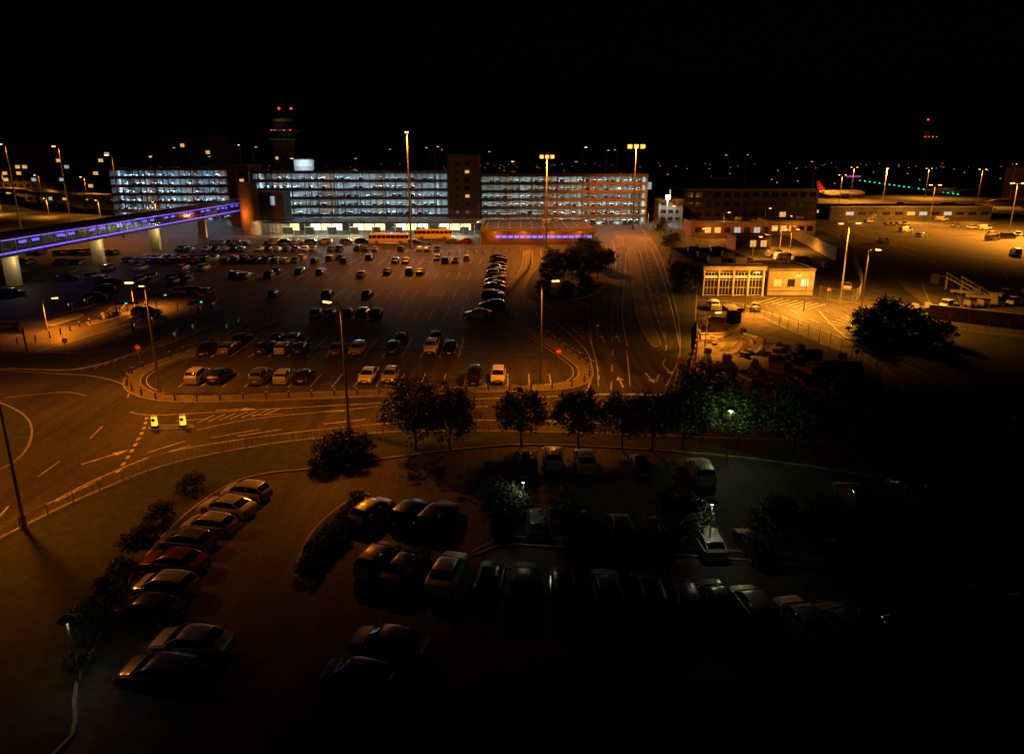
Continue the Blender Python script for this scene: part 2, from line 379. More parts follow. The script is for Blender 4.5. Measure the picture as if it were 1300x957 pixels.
# ------------------------------------------------------------------ cars
def lin(pts, x):
    if x <= pts[0][0]: return pts[0][1]
    for (a, b_), (c, d) in zip(pts[:-1], pts[1:]):
        if x <= c: return b_+(d-b_)*(x-a)/(c-a)
    return pts[-1][1]
def sm3(pts, x, e=.07): return (lin(pts, x-e)+lin(pts, x)*2+lin(pts, x+e))/4
def car_mesh(name, Lh, W, zt, zb, wx, wr, ws, rw, pillars, glassmin=.17, van=False):
    X0, X1 = -Lh, Lh
    xs = {X0, X0+.02, X0+.06, X0+.14, X0+.25, X1, X1-.02, X1-.06, X1-.14, X1-.25, X1-.4}
    ra = wr+.06
    for c in wx:
        for j in range(9): xs.add(round(c+ra*math.cos(math.pi*j/8), 4))
        xs.add(c+ra+.02); xs.add(c-ra-.02)
    for p in ws+rw: xs.add(p)
    for p in pillars: xs.add(p-.04); xs.add(p+.04)
    x = X0
    while x < X1: xs.add(round(x, 3)); x += .24
    xs = sorted(xs); q = [xs[0]]
    for x in xs[1:]:
        if x-q[-1] > .015: q.append(x)
    xs = q
    mb = MB(); secs = []
    for x in xs:
        t = abs(x)/Lh; hw = W/2*(1-.10*t**4-.10*t**14)
        top = sm3(zt, x); bel = min(sm3(zb, x), top-.02); zf = .24
        zs = zf
        for c in wx:
            if abs(x-c) < ra: zs = max(zs, wr+math.sqrt(max(0, ra*ra-(x-c)**2)))
        zs = min(zs, bel-.06)
        gg = min(1, (top-bel)/.5); y5 = .91*hw
        y6 = y5-gg*(.06 if van else .17)*hw
        pts = [(0, zf), (.72*hw, zf), (.96*hw, zs), (hw, zs+(bel-zs)*.55), (.975*hw, bel), (y5, bel+.015),
               (y6, bel+(top-bel)*.9), (y6-.05, bel+(top-bel)*.97), (y6*.5, top+.008), (0, top+.02)]
        secs.append(pts)
    K = 10
    for side in (1, -1):
        base = len(mb.v)
        for x, pts in zip(xs, secs):
            for (y, z) in pts: mb.v.append((x, y*side, z))
        for i in range(len(xs)-1):
            xm = (xs[i]+xs[i+1])/2
            for k in range(K-1):
                kk = 'paintc'
                g1 = secs[i][6][1]-secs[i][5][1]; g2 = secs[i+1][6][1]-secs[i+1][5][1]
                if k <= 1: kk = 'trim'
                elif k == 2 and (xm > Lh-.1 or xm < -Lh+.1): kk = 'trim'
                elif k == 3 and Lh-.36 < xm: kk = 'hlamp'
                elif k == 3 and xm < -Lh+.24: kk = 'tlamp'
                elif k == 5 and max(g1, g2) > glassmin and rw[0]-.02 < xm < ws[1]+.02 and not (van and xm < pillars[0]):
                    kk = 'glass'
                    for p in pillars:
                        if abs(xm-p) < .045: kk = 'trim'
                elif k >= 7 and (ws[0] < xm < ws[1] or (rw[0] < xm < rw[1])): kk = 'glass'
                a = base+i*K+k; q = (a, a+K, a+K+1, a+1)
                mb.f.append(q if side < 0 else q[::-1]); mb.m.append(mb.mi(kk))
        for e, kk in ((0, 'paintc'), (len(xs)-1, 'trim')):
            q = tuple(base+e*K+k for k in range(K))
            mb.f.append(q if (e == 0) == (side > 0) else q[::-1]); mb.m.append(mb.mi(kk))
    for c in wx:
        for s_ in (1, -1):
            yo = s_*(W/2-.045); yi = s_*(W/2-.26)
            mb.cyl((c, yi, wr), (c, yo, wr), wr, wr, 20, 'tyre')
            mb.cyl((c, yo-s_*.01, wr), (c, yo+s_*.008, wr), wr*.66, wr*.66, 16, 'trim')
            mb.cyl((c, yo, wr), (c, yo+s_*.02, wr), wr*.16, wr*.14, 8, 'rim')
            for j in range(5):
                t = 2*math.pi*j/5+.3; ca, sa = math.cos(t), math.sin(t); w2 = .035
                o = [(c+ca*r_-sa*w_, yo+s_*.015, wr+sa*r_+ca*w_) for r_, w_ in ((.03, -w2), (wr*.7, -w2*1.3), (wr*.7, w2*1.3), (.03, w2))]
                mb.face(o, 'rim'); mb.face(o[::-1], 'rim')
    mb.box((Lh+.004, 0, .62 if not van else .7), (.03, W*.5, .10), 'trim'); mb.box((Lh+.012, 0, .42), (.03, .5, .11), 'white')
    mb.box((-Lh-.012, 0, .62), (.03, .5, .11), 'plate')
    for s_ in (1, -1): mb.box((ws[1]-.28, s_*(W/2+.07), sm3(zb, ws[1]-.3)+.07), (.12, .2, .13), 'paintc')
    return mb.mesh(name, 38)
CARS = {
 'hatch': car_mesh('hatchback', 2.02, 1.74, [(-2.02,.6),(-2.0,.98),(-1.86,1.12),(-1.5,1.40),(-.8,1.49),(.1,1.48),(.45,1.38),(1.15,.98),(1.65,.86),(1.92,.74),(2.02,.5)],
    [(-2.02,.55),(-1.98,.9),(-1.2,.98),(0,.93),(1.1,.89),(1.65,.79),(1.92,.67),(2.02,.45)], (-1.28, 1.27), .31, (.42,1.12), (-1.9,-1.48), (-.55,)),
 'saloon': car_mesh('saloon', 2.3, 1.8, [(-2.3,.6),(-2.27,.95),(-1.7,1.03),(-1.05,1.35),(-.5,1.44),(.15,1.43),(.5,1.33),(1.25,.95),(1.85,.84),(2.17,.72),(2.3,.48)],
    [(-2.3,.55),(-2.25,.88),(-1.5,.97),(0,.92),(1.2,.87),(1.85,.77),(2.17,.65),(2.3,.43)], (-1.38, 1.42), .33, (.45,1.2), (-1.68,-1.08), (-.3,)),
 'estate': car_mesh('estate', 2.3, 1.79, [(-2.3,.6),(-2.28,.98),(-2.12,1.12),(-1.8,1.38),(-1.0,1.47),(.15,1.46),(.5,1.35),(1.25,.96),(1.85,.85),(2.17,.72),(2.3,.48)],
    [(-2.3,.55),(-2.25,.9),(-1.5,.97),(0,.93),(1.2,.88),(1.85,.78),(2.17,.66),(2.3,.43)], (-1.36, 1.42), .32, (.47,1.2), (-2.14,-1.82), (-.25,-1.25)),
 'suv': car_mesh('suv', 2.25, 1.86, [(-2.25,.7),(-2.23,1.1),(-2.1,1.25),(-1.8,1.6),(-1.0,1.7),(.1,1.69),(.4,1.58),(1.05,1.14),(1.75,1.04),(2.12,.9),(2.25,.6)],
    [(-2.25,.65),(-2.2,1.03),(-1.2,1.12),(0,1.07),(1.0,1.04),(1.75,.96),(2.12,.82),(2.25,.55)], (-1.32, 1.38), .37, (.38,1.02), (-2.1,-1.8), (-.35,-1.3)),
 'van': car_mesh('van', 2.5, 1.95, [(-2.5,.9),(-2.49,1.85),(-2.4,1.95),(-1.0,2.0),(.8,1.98),(1.15,1.85),(1.75,1.25),(2.15,1.12),(2.42,.95),(2.5,.6)],
    [(-2.5,.85),(-2.45,1.15),(0,1.18),(1.6,1.12),(2.15,1.0),(2.42,.85),(2.5,.55)], (-1.55, 1.6), .34, (1.05,1.7), (-2.6,-2.55), (.45,), van=True),
}
COL = dict(white=(.75,.75,.73), silver=(.36,.37,.38), grey=(.10,.105,.11), black=(.012,.012,.014), red=(.16,.008,.006), blue=(.015,.03,.10), purple=(.10,.02,.12), cream=(.6,.52,.35), green=(.02,.06,.04))
def pick(): return COL[R.choices(['white','silver','grey','black','red','blue','green'], [2.0,3.0,2.8,4.8,1,1.4,.3])[0]]
def kind(): return R.choices(['hatch','saloon','estate','suv'], [4,3,2,2])[0]
def car(x, y, ang, k=None, c=None, z=.01, nm='parked_car', s=1.0):
    k = k or kind(); c = COL[c] if isinstance(c, str) else (c or pick())
    if k == 'van': nm = 'parked_van'
    return inst(CARS[k], nm, (x, y, z), ang, col=c, scale=s)
def rowcars(y, xlo, xhi, prob, base):
    n0 = int((xlo-base)//2.5); n1 = int((xhi-base)//2.5)
    for i in range(n0, n1):
        if R.random() < prob:
            car(base+(i+.5)*2.5+R.uniform(-.15, .15), y+2.5+R.uniform(-.4, .4), R.choice((1, -1))*math.pi/2+R.uniform(-.04, .04), s=.96)
def expl(y, base, us, v):
    for it in us:
        u, c = it if isinstance(it, tuple) else (it, None)
        x = P(u, v, .6)[0]; i = math.floor((x-base)/2.5)
        car(base+(i+.5)*2.5+R.uniform(-.12, .12), y+2.5+R.uniform(-.35, .35), R.choice((1, 1, -1))*math.pi/2+R.uniform(-.04, .04), c=c, s=.96)
expl(73.8, -38, [(255,'silver'),(287,'black'),(342,'grey'),(372,'silver'),(400,'black'),(457,'white'),(509,'silver'),(607,'black'),(635,'white')], 476)
expl(86, -42, [(270,'black'),(302,'grey'),(328,'black'),(353,'silver'),(378,'black'),(425,'grey'),(452,'cream'),(500,'black'),(546,'white'),(571,'black')], 440)
expl(91, -42, [(305,'black'),(351,'black'),(378,'grey'),(520,'black'),(548,'grey')], 425)
expl(107.5, -36, [(390,'silver'),(411,'white'),(430,'black'),(450,'black'),(472,'grey')], 400)
expl(124.5, -46, [(350,'black'),(468,'black'),(415,'grey')], 375)
rowcars(146, -62, -52, .6, -62); rowcars(151, -62, -40, .45, -62); rowcars(146, -35, -12, .15, -62); rowcars(151, -30, -12, .2, -62)
rowcars(168, -98, -55, .85, -98); rowcars(173, -98, -55, .9, -98); rowcars(168, -55, -10, .36, -98); rowcars(173, -55, -10, .42, -98)
rowcars(191, -95, -40, .9, -95); rowcars(191, -40, -8, .35, -95); rowcars(139, -92, -66, .55, -92); rowcars(144, -92, -68, .6, -92); rowcars(157, -96, -70, .6, -96)
rowcars(184, -150, -106, .7, -150); rowcars(166, -146, -106, .7, -146); rowcars(150, -140, -107, .5, -140); rowcars(206, -92, -60, .6, -92)
for k in range(25):
    if R.random() < .6 and k not in (5, 6): car(-3.5, 117.2+k*2.5, R.choice((0, math.pi)))
car(*P(607,398,.6), 3.05, 'saloon', 'white'); car(*P(186,397,.6), .15, 'suv', 'black'); car(*P(121,377,.6), .25, 'hatch', 'purple')
car(*P(141,358,.6), .1, 'hatch', 'red'); car(*P(85,352,.6), .2, 'saloon', 'black'); car(*P(133,366,.6), 3.2, 'hatch', 'red')
car(*P(230,370,.6), .1, 'saloon', 'red'); car(*P(246,369,.6), .1, 'hatch', 'black'); car(*P(262,371,.6), 1.5, 'hatch', 'red'); car(*P(15,371,.6), .2, 'estate', 'black')
rad = math.radians
for (u, v, a, k, c) in ((312,622,163,'hatch','silver'),(290,641,165,'saloon','silver'),(268,664,167,'hatch','silver'),(236,685,168,'hatch','grey'),
    (222,711,170,'saloon','red'),(212,741,171,'hatch','silver'),(185,771,172,'saloon','black'),(240,813,173,'saloon','silver'),(206,851,172,'estate','grey'),
    (475,646,62,'hatch','silver'),(520,648,63,'hatch','black'),(556,652,66,'estate','black'),(482,706,68,'hatch','silver'),(518,716,70,'saloon','black'),
    (570,722,76,'saloon','white'),(620,733,82,'hatch','black'),(668,736,86,'saloon','grey'),(716,740,88,'hatch','black'),(768,746,91,'saloon','silver'),(824,748,92,'estate','black'),
    (866,756,94,'hatch','grey'),(912,760,95,'saloon','black'),(960,766,98,'hatch','white'),(1018,784,101,'saloon','white'),(1074,790,103,'hatch','silver'),(1138,800,104,'suv','black'),
    (1235,760,104,'hatch','grey'),(1290,770,104,'saloon','black'),(495,814,167,'saloon','silver'),(452,857,166,'hatch','black'),
    (670,582,90,'hatch','grey'),(703,577,90,'hatch','white'),(741,582,90,'saloon','silver'),(815,588,90,'hatch','black'),(889,596,92,'suv','silver'),(1085,625,93,'hatch','grey'),
    (1155,622,93,'saloon','black'),(1192,630,94,'estate','grey'),(1240,640,94,'hatch','black'),(640,655,84,'suv','black'),(685,661,88,'hatch','grey'),(735,664,88,'saloon','black'),
    (790,668,90,'hatch','black'),(846,672,91,'estate','grey'),(899,684,93,'hatch','white'),(955,690,94,'saloon','black'),(1070,700,95,'hatch','black'),(1130,712,96,'saloon','grey')):
    x, y = P(u, v, .7); car(x+R.uniform(-.15, .15), y, rad(a+R.uniform(-1.5, 1.5)), k, c, s=.93)

# ------------------------------------------------------------------ trees
def leafcloud(mb, rr, centre, rad3, nclump, per, size, k):
    for _ in range(nclump):
        while True:
            d = Vector((rr.uniform(-1, 1), rr.uniform(-1, 1), rr.uniform(-.9, 1)))
            if .3 < d.length < 1: break
        c = Vector(centre)+Vector((d.x*rad3[0], d.y*rad3[1], d.z*rad3[2]))*rr.uniform(.8, 1.15)
        cr = rr.uniform(.25, .62)*min(rad3)*.55
        for _ in range(per):
            o = Vector((rr.gauss(0, 1), rr.gauss(0, 1), rr.gauss(0, .8)))*cr*.6
            n = Vector((rr.gauss(0, 1), rr.gauss(0, 1), rr.gauss(.4, 1))).normalized()
            a = n.orthogonal().normalized(); b_ = n.cross(a); s_ = size*rr.uniform(.6, 1.3); p = c+o
            mb.face([p-a*s_, p-b_*s_*.55, p+a*s_, p+b_*s_*.55], k)
def tree_mesh(seed, h, rad3, k='leaf', ncl=85, per=55):
    rr = random.Random(seed); mb = MB()
    p = Vector((0, 0, 0)); r = .035*h*.55; pts = [p]
    for i in range(5):
        q = p+Vector((rr.uniform(-.1, .1), rr.uniform(-.1, .1), h*.75/5)); mb.cyl(p, q, r, r*.78, 8, 'bark', False); r *= .78; p = q; pts.append(p)
    for i in range(11):
        b0 = pts[rr.randint(2, 4)]; a = rr.uniform(0, 6.28); l = rad3[0]*rr.uniform(.6, .95)
        e = b0+Vector((math.cos(a)*l, math.sin(a)*l, l*rr.uniform(.3, 1.0))); m_ = (b0+e)/2+Vector((0, 0, .15*l))
        mb.cyl(b0, m_, .05*h/6, .035*h/6, 6, 'bark', False); mb.cyl(m_, e, .035*h/6, .012, 6, 'bark', False)
    leafcloud(mb, rr, (0, 0, h-rad3[2]), rad3, ncl, per, .14, k)
    return mb.mesh('tree')
TREES = [tree_mesh(1, 5.2, (2.3, 2.3, 1.9), ncl=75), tree_mesh(2, 6.6, (3.0, 2.8, 2.6), ncl=105), tree_mesh(3, 6.0, (2.5, 2.7, 2.3), 'leaf2', 85), tree_mesh(4, 8.0, (3.2, 3.1, 3.1), 'leaf2', 120)]
def shrub_mesh(seed, r3, ncl, per, size, k):
    rr = random.Random(seed); mb = MB()
    for i in range(7):
        a = rr.uniform(0, 6.28); mb.cyl((0, 0, 0), (math.cos(a)*r3[0]*.6, math.sin(a)*r3[1]*.6, r3[2]*.9), .04, .015, 5, 'bark', False)
    leafcloud(mb, rr, (0, 0, r3[2]*.75), r3, ncl, per, size, k); return mb.mesh('shrub')
SHR = [shrub_mesh(11, (1.1, 1.1, .8), 30, 45, .09, 'leaf'), shrub_mesh(12, (2.3, 1.9, 1.9), 60, 60, .15, 'leaf2')]
for (u, v, k, s_) in ((528,572,1,1.0),(572,574,1,.9),(662,566,0,1.0),(735,570,0,1.05),(790,572,2,.85),(828,574,2,.9),(890,566,3,.95),(935,572,1,.85),(1005,580,1,1.0),
                      (1100,598,1,.95),(1158,606,2,1.0),(1180,614,1,.9),(1262,640,1,.95),(1320,650,3,1.),(866,572,2,.9),
                      (636,676,0,.72),(716,692,0,.6),(862,700,2,.72),(980,712,2,.7),(1050,720,1,.65),(1120,732,1,.7),(1180,744,1,.7),(1220,700,1,.8)):
    inst(TREES[k], 'tree', (*P(u, v), .1), R.uniform(0, 6), scale=s_)
for (u, v, k, s_) in ((698,366,2,.9),(715,358,1,.95),(738,362,1,1.0),(758,356,2,1),(728,345,3,.8),(750,338,1,1.0),(770,345,0,1.),(702,345,1,.8),(741,330,2,1),
                      (852,325,1,.95),(858,345,2,.8),(866,385,2,.95),(838,300,3,.8),(862,365,0,1)):
    inst(TREES[k], 'tree', (*P(u, v), .1), R.uniform(0, 6), scale=s_)
for (u, v, s_) in ((1098,428,1.2),(1122,425,1.5),(1148,432,1.35),(1170,440,1.2),(1110,436,1.1),(1195,436,.9),(415,592,.7),(440,586,.8),(460,580,.6),(690,374,.8),(720,376,.8),(745,372,.9),(140,770,.5),(160,740,.45),(120,800,.5),(185,690,.4),(205,668,.5),(245,628,.5)):
    inst(SHR[1], 'shrub', (*P(u, v), .1), R.uniform(0, 6), scale=s_)
for (u, v) in [(384+t*7, 728-t*9) for t in range(11)]+[(398+t*7, 728-t*9) for t in range(8)]+[(95+12*t, 850-26*t) for t in range(7)]:
    inst(SHR[0], 'shrub', (*P(u+R.uniform(-4, 4), v), .1), R.uniform(0, 6), scale=R.uniform(.5, .85))

# ------------------------------------------------------------------ lamps
_lc = {}
def lamp_mesh(h, lens, arms=1, arm=1.4, big=False):
    key = (round(h*2), lens, arms, big)
    if key in _lc: return _lc[key]
    h = round(h*2)/2; mb = MB(); r = .06+.006*h
    mb.cyl((0, 0, 0), (0, 0, 1.2), r*1.5, r*1.4, 10, 'steel'); mb.cyl((0, 0, 1.2), (0, 0, h-.25), r, r*.55, 10, 'steel')
    for i in range(arms):
        s_ = 1 if i == 0 else -1
        mb.cyl((0, 0, h-.3), (s_*arm*.4, 0, h-.03), .045, .04, 6, 'steel'); mb.cyl((s_*arm*.4, 0, h-.03), (s_*arm, 0, h), .04, .04, 6, 'steel')
        w = 1.7 if big else 1.2
        mb.box((s_*(arm+.25), 0, h+.06), (.75*w, .32*w, .14), 'steel', top=(.7, .6))
        mb.box((s_*(arm+.28), 0, h-.09), (.62*w, .28*w, .16*w), lens)
    _lc[key] = mb.mesh('street_lamp'); return _lc[key]
def lamp(ub, vb, vt, power, ang=0, arms=1, lens='e_sod', col=SOD, big=False, Yb=None, nm='street_lamp', spot=150):
    x, y = P(ub, vb) if Yb is None else (XA(ub, vt, Yb), Yb)
    h = round(HT(vt, y)*2)/2
    o = inst(lamp_mesh(h, lens, arms, big=big), nm, (x, y, .02), ang)
    for i in range(arms):
        if power > 0: light('SPOT', 'lamp_light', ((1 if i == 0 else -1)*1.7, 0, h-.3), power/arms, col, o, .2, spot, .5)
    return o
lamp(203,500,361,11000,3.1); lamp(686,487,357,11000,.3); lamp(443,548,386,9500,2.6)
lamp(32,674,490,6500,2.4)
lamp(28,300,182,34000,3.2,big=True); lamp(92,296,185,38000,3.1,big=True); lamp(157,302,196,38000,3.2,big=True)
lamp(945,398,345,17000,.2,col=SODY); lamp(1066,388,282,48000,.2,arms=2,col=SODY); lamp(895,442,398,6500,.3,col=SODY)
lamp(1093,395,318,22000,.1,col=SODY); lamp(1003,318,291,11000,.1,arms=2,col=SODY); lamp(990,316,289,11000,3.1,col=SODY)
lamp(917,300,270,7000,0,col=SODY); lamp(970,290,264,5000,0,col=SODY); lamp(860,310,262,5000,2.8); lamp(955,330,300,14000,0,col=SODY)
lamp(1280,300,232,30000,3.,arms=2,col=SODY,big=True); lamp(1180,285,235,30000,3.,arms=2,col=SODY,big=True)
lamp(1005,292,275,5000,1.5,col=SODY); lamp(885,330,290,8000,.5,col=SODY)
lamp(-190,560,400,12000,.3); lamp(170,392,362,9000,.2); lamp(60,420,380,10000,.4); lamp(1020,395,352,16000,2,col=SODY)  # the two left-lane lamps are extra, added to brighten the lanes
lamp(822,300,268,9000,3.0)
def mast(ub, vb, vt, power, n=4, lens='e_sodb', col=SOD, size=.7, nm='floodlight_mast', light_h=-.9, spot=148):
    x, y = P(ub, vb); h = HT(vt, y); mb = MB()
    mb.cyl((0, 0, 0), (0, 0, 2), .42, .4, 12, 'steel'); mb.cyl((0, 0, 2), (0, 0, h), .33, .13, 12, 'steel')
    mb.cyl((-n*size*.62, 0, h), (n*size*.62, 0, h), .06, .06, 6, 'steel')
    for i in range(n):
        xx = (i-(n-1)/2)*size*1.15
        mb.box((xx, -.15, h+.05), (size*.85, .5, size*.7), 'steel'); mb.box((xx, -.42, h), (size*.78, .06, size*.62), lens)
        mb.box((xx, 0, h-.05-size*.36), (size*.7, .4, .05), lens)
    o = mb.obj(nm, (x, y, 0)); light('SPOT', 'mast_light', (0, -.9, h+light_h), power, col, o, .5, spot, .35); return o
mast(693,316,199,90000,3,size=1.3); mast(522,316,168,70000,2,lens='e_sod',size=.5); mast(803,292,186,90000,3,size=2.0)
mast(846,284,250,7000,1,'e_cool',(.75,1,.8),2.2); mast(1300,300,210,210000,4,size=.9,col=SODY,spot=158)
mast(1120,262,214,110000,2,size=.6,col=SODY,lens='e_sod')
def dome(ub, vb, vt, power, col=(1, .82, .5), s=1.0):
    x, y = P(ub, vb); h = HT(vt, y); mb = MB()
    mb.cyl((0, 0, 0), (0, 0, h-.15), .06, .045, 8, 'steel'); mb.cyl((0, 0, h-.15*s), (0, 0, h-.01), .09*s, .2*s, 12, 'e_white')
    mb.cyl((0, 0, h), (0, 0, h+.1), .34*s, .24*s, 14, 'dark'); mb.cyl((0, 0, h+.1), (0, 0, h+.2), .24*s, .05, 14, 'dark')
    o = mb.obj('post_top_lamp', (x, y, 0)); light('POINT', 'lamp_light', (0, 0, h-.3), power, col, o, .12)
dome(664,680,609,38,s=1.2); dome(899,706,637,60,s=1.2); dome(100,868,786,32,s=1.2); dome(922,590,519,190,(.8,1,.3),1.4)

# ------------------------------------------------------------------ multi-storey car park
def garage(x0, x1, yf, depth, lev, fh, tubes, seed, power, col, pitch=5.0, top_lamps=True):
    rr = random.Random(seed); mb = MB(); Hh = lev*fh; W = x1-x0; xc = (x0+x1)/2
    mb.box((xc, yf+depth+.2, Hh/2), (W, .4, Hh), 'intw')
    for s_ in (x0+.15, x1-.15): mb.box((s_, yf+depth/2, Hh/2), (.3, depth-.1, Hh), 'concd')
    for l in range(1, lev+1):
        z = l*fh
        mb.box((xc, yf+depth/2, z-.15), (W-.7, depth-.02, .3), 'intw')
        mb.box((xc, yf-.1, z+.2), (W, .18, 1.15), 'tan')
        mb.box((xc, yf-.21, z-.34), (W, .04, .1), 'concd')
    n = int(W/pitch)
    for i in range(n+1):
        x = x0+.3+i*(W-.6)/n
        mb.box((x, yf-.28, Hh/2+.3), (.42, .34, Hh+.6), 'tan')
        if i < n: mb.box((x+pitch*.5, yf-.24, Hh/2+.1), (.2, .24, Hh+.2), 'concd')
        for l in range(lev):
            z = l*fh+fh-.36
            if i < n:
                k = tubes if rr.random() < .86 else ('e_tubeg' if tubes == 'e_tube' else 'e_tubew')
                if rr.random() < .8: mb.box((x+pitch*.5, yf+1.2, z), (1.5, .16, .09), k)
                if rr.random() < .9: mb.box((x+pitch*.5, yf+8.5, z), (1.9, .2, .09), k)
        if i % 2 == 0:
            for d in (5.5, 11): mb.box((x, yf+d, Hh/2-.2), (.5, .5, Hh-.4), 'concd')
    for i in range(int(W/18)):
        xx = x0+9+i*18+rr.uniform(-4, 4); mb.box((xx, yf+depth-1.6, Hh/2-.3), (rr.uniform(2.5, 6), 3, Hh-.6), 'brick')
    o = mb.obj('multi_storey_car_park')
    ns = max(1, round(W/20)); w_ = W/ns
    for l in range(lev):
        for i in range(ns):
            light('AREA', 'deck_light', (x0+(i+.5)*w_, yf+7.5, (l+1)*fh-.42), power*rr.uniform(.5, 1.3), col, o, w_-2, sy=.3)
    for l in range(0, lev+1):
        for i in range(int(W/2.55)-1):
            if rr.random() < (.66 if l < lev else .5):
                car(x0+2+i*2.55, yf+2.9, rr.choice((1, -1))*math.pi/2, z=l*fh+.01)
    if top_lamps:
        for i in range(int(W/26)):
            mb = MB(); mb.cyl((0, 0, 0), (0, 0, 5.5), .07, .05, 6, 'steel'); mb.box((0, 0, 5.5), (1.4, .25, .12), 'steel'); mb.box((0, 0, 5.38), (1.2, .2, .12), 'e_distw' if i % 3 else 'e_sod')
            p = mb.obj('roof_deck_lamp', (x0+13+i*26, yf+11, Hh)); light('POINT', 'lamp_light', (0, 0, 5.1), 900, (.65, .85, 1) if i % 3 else SOD, p, .1)
    return o
garage(-103, -25.3, 278, 17, 6, 3.35, 'e_tube', 1, 4900, (.60, .84, 1.0))
garage(-12.7, 54, 278, 17, 6, 3.15, 'e_tubeg', 2, 3900, (.82, 1.0, .88))
garage(-172, -112, 300, 17, 6, 3.5, 'e_tube', 3, 4200, (.50, .78, 1.0))
def block(name, x0, x1, y0, y1, h, wall='brick', floors=0, pitch=3.0, lit=.2, wins=('e_win', 'wglass'), roof='roof', seed=0, z0=0, side=False, wh=.5, par=.5):
    rr = random.Random(seed); mb = MB()
    mb.box(((x0+x1)/2, (y0+y1)/2, z0+h/2), (x1-x0, y1-y0, h), wall)
    mb.box(((x0+x1)/2, (y0+y1)/2, z0+h+.06), (x1-x0-.9, y1-y0-.9, .1), roof)
    for (cx, cy, dx, dy) in (((x0+x1)/2, y0+.15, x1-x0+.3, .4), ((x0+x1)/2, y1-.15, x1-x0+.3, .4), (x0+.15, (y0+y1)/2, .4, y1-y0-.52), (x1-.15, (y0+y1)/2, .4, y1-y0-.52)):
        mb.box((cx, cy, z0+h+par/2), (dx, dy, par), 'concd' if wall != 'concd' else 'conc')
    if floors:
        fh = h/floors; n = int((x1-x0-1)/pitch)
        for f in range(floors):
            zc = z0+fh*(f+.52)
            mb.box(((x0+x1)/2, y0-.03, z0+fh*f+fh*.18), (x1-x0, .07, .12), 'concd')
            for i in range(n):
                x = x0+.5+(i+.5)*(x1-x0-1)/n; k = wins[0] if rr.random() < lit else wins[1]
                if k == 'e_win' and rr.random() < .4: k = 'e_winc'
                mb.box((x, y0-.02, zc), (pitch*.66, .06, fh*wh), k); mb.box((x, y0-.04, zc-fh*wh/2-.06), (pitch*.72, .14, .08), 'conc')
                mb.box((x, y0-.06, zc), (.06, .04, fh*wh), 'dark')
            if side:
                sx = x0 if x0 > 0 else x1; sg = -1 if x0 > 0 else 1
                for i in range(int((y1-y0-1)/pitch)):
                    y = y0+.5+(i+.5)*pitch; k = wins[0] if rr.random() < lit else wins[1]
                    mb.box((sx+sg*.02, y, zc), (.06, pitch*.66, fh*wh), k)
    for i in range(int((x1-x0)/14)):
        mb.box((rr.uniform(x0+2, x1-2), rr.uniform(y0+2, y1-2) if y1-y0 > 5 else (y0+y1)/2, z0+h+.75), (rr.uniform(1.2, 3), rr.uniform(1.2, 2.4), 1.3), 'steel')
    return mb.obj(name)
def stair(name, x0, x1, y0, y1, h, k):
    o = block(name, x0, x1, y0, y1, h, k, seed=3); mb = MB()
    for i in range(8):
        mb.box(((x0+x1)/2+1.5, y0-.06, 2+i*(h-4)/7.3), (1.6, .1, 1.1), 'e_win' if i % 3 == 0 else 'wglass')
        mb.box(((x0+x1)/2-2.5, y0-.06, 2+i*(h-4)/7.3), (1.2, .1, .8), 'wglass')
    for i in range(3): mb.box(((x0+x1)/2+(i-1)*4, y0-.04, h/2), (.12, .1, h-.6), 'concd')
    w = mb.obj('stair_windows'); w.parent = o
stair('stair_tower', -25, -13, 274, 290, 26.5, 'brick'); stair('stair_tower', -111.7, -103.3, 275, 292, 22.5, 'brick')

# ------------------------------------------------------------------ bus station
mb = MB()
bx0, bx1 = -84, -12
mb.box(((bx0+bx1)/2, 240, 4.6), (bx1-bx0, 15, .35), 'roofm'); mb.box(((bx0+bx1)/2, 232.35, 4.5), (bx1-bx0+.3, .3, .6), 'concd')
for i in range(19):
    x = bx0+2+i*3.85
    mb.cyl((x, 234, 0), (x, 234, 4.42), .14, .12, 8, 'steel'); mb.box((x, 237, 4.37), (2.4, .2, .08), 'e_tubew' if i % 3 else 'e_tubeg')
    kk = ('e_shop', 'e_shop', 'wglass', 'e_shopg', 'e_shop', 'e_shopg', 'wglass', 'e_shopg')[i % 8]
    mb.box((x, 247.4, 1.9), (3.3, .2, 2.6), kk); mb.box((x+1.92, 247.35, 2.2), (.4, .3, 4.4), 'brick'); mb.box((x, 247.2, 3.55), (3.3, .2, .5), ('red', 'blue', 'busy', 'white')[i % 4])
    for q in (-.8, 0, .8): mb.box((x+q, 247.27, 1.9), (.08, .06, 2.6), 'dark')
    mb.box((x, 247.6, 4.05), (3.4, .3, .5), 'brick')
    if i % 2: mb.box((x, 240, 1.25), (3.0, 1.3, 2.3), 'wglass'); mb.box((x, 240, 2.45), (3.2, 1.5, .1), 'white')
    mb.box((x, 234, 4.84), (.1, 14, .12), 'dark')
bs = mb.obj('bus_station')
for i in range(6): light('POINT', 'canopy_light', (bx0+6+i*12, 236, 4.0), 4200, ((1, .72, .32), (.9, 1, .65))[i % 2], bs, .2)
footway('footway', [(-95, 231), (-8, 231)], 3.4)
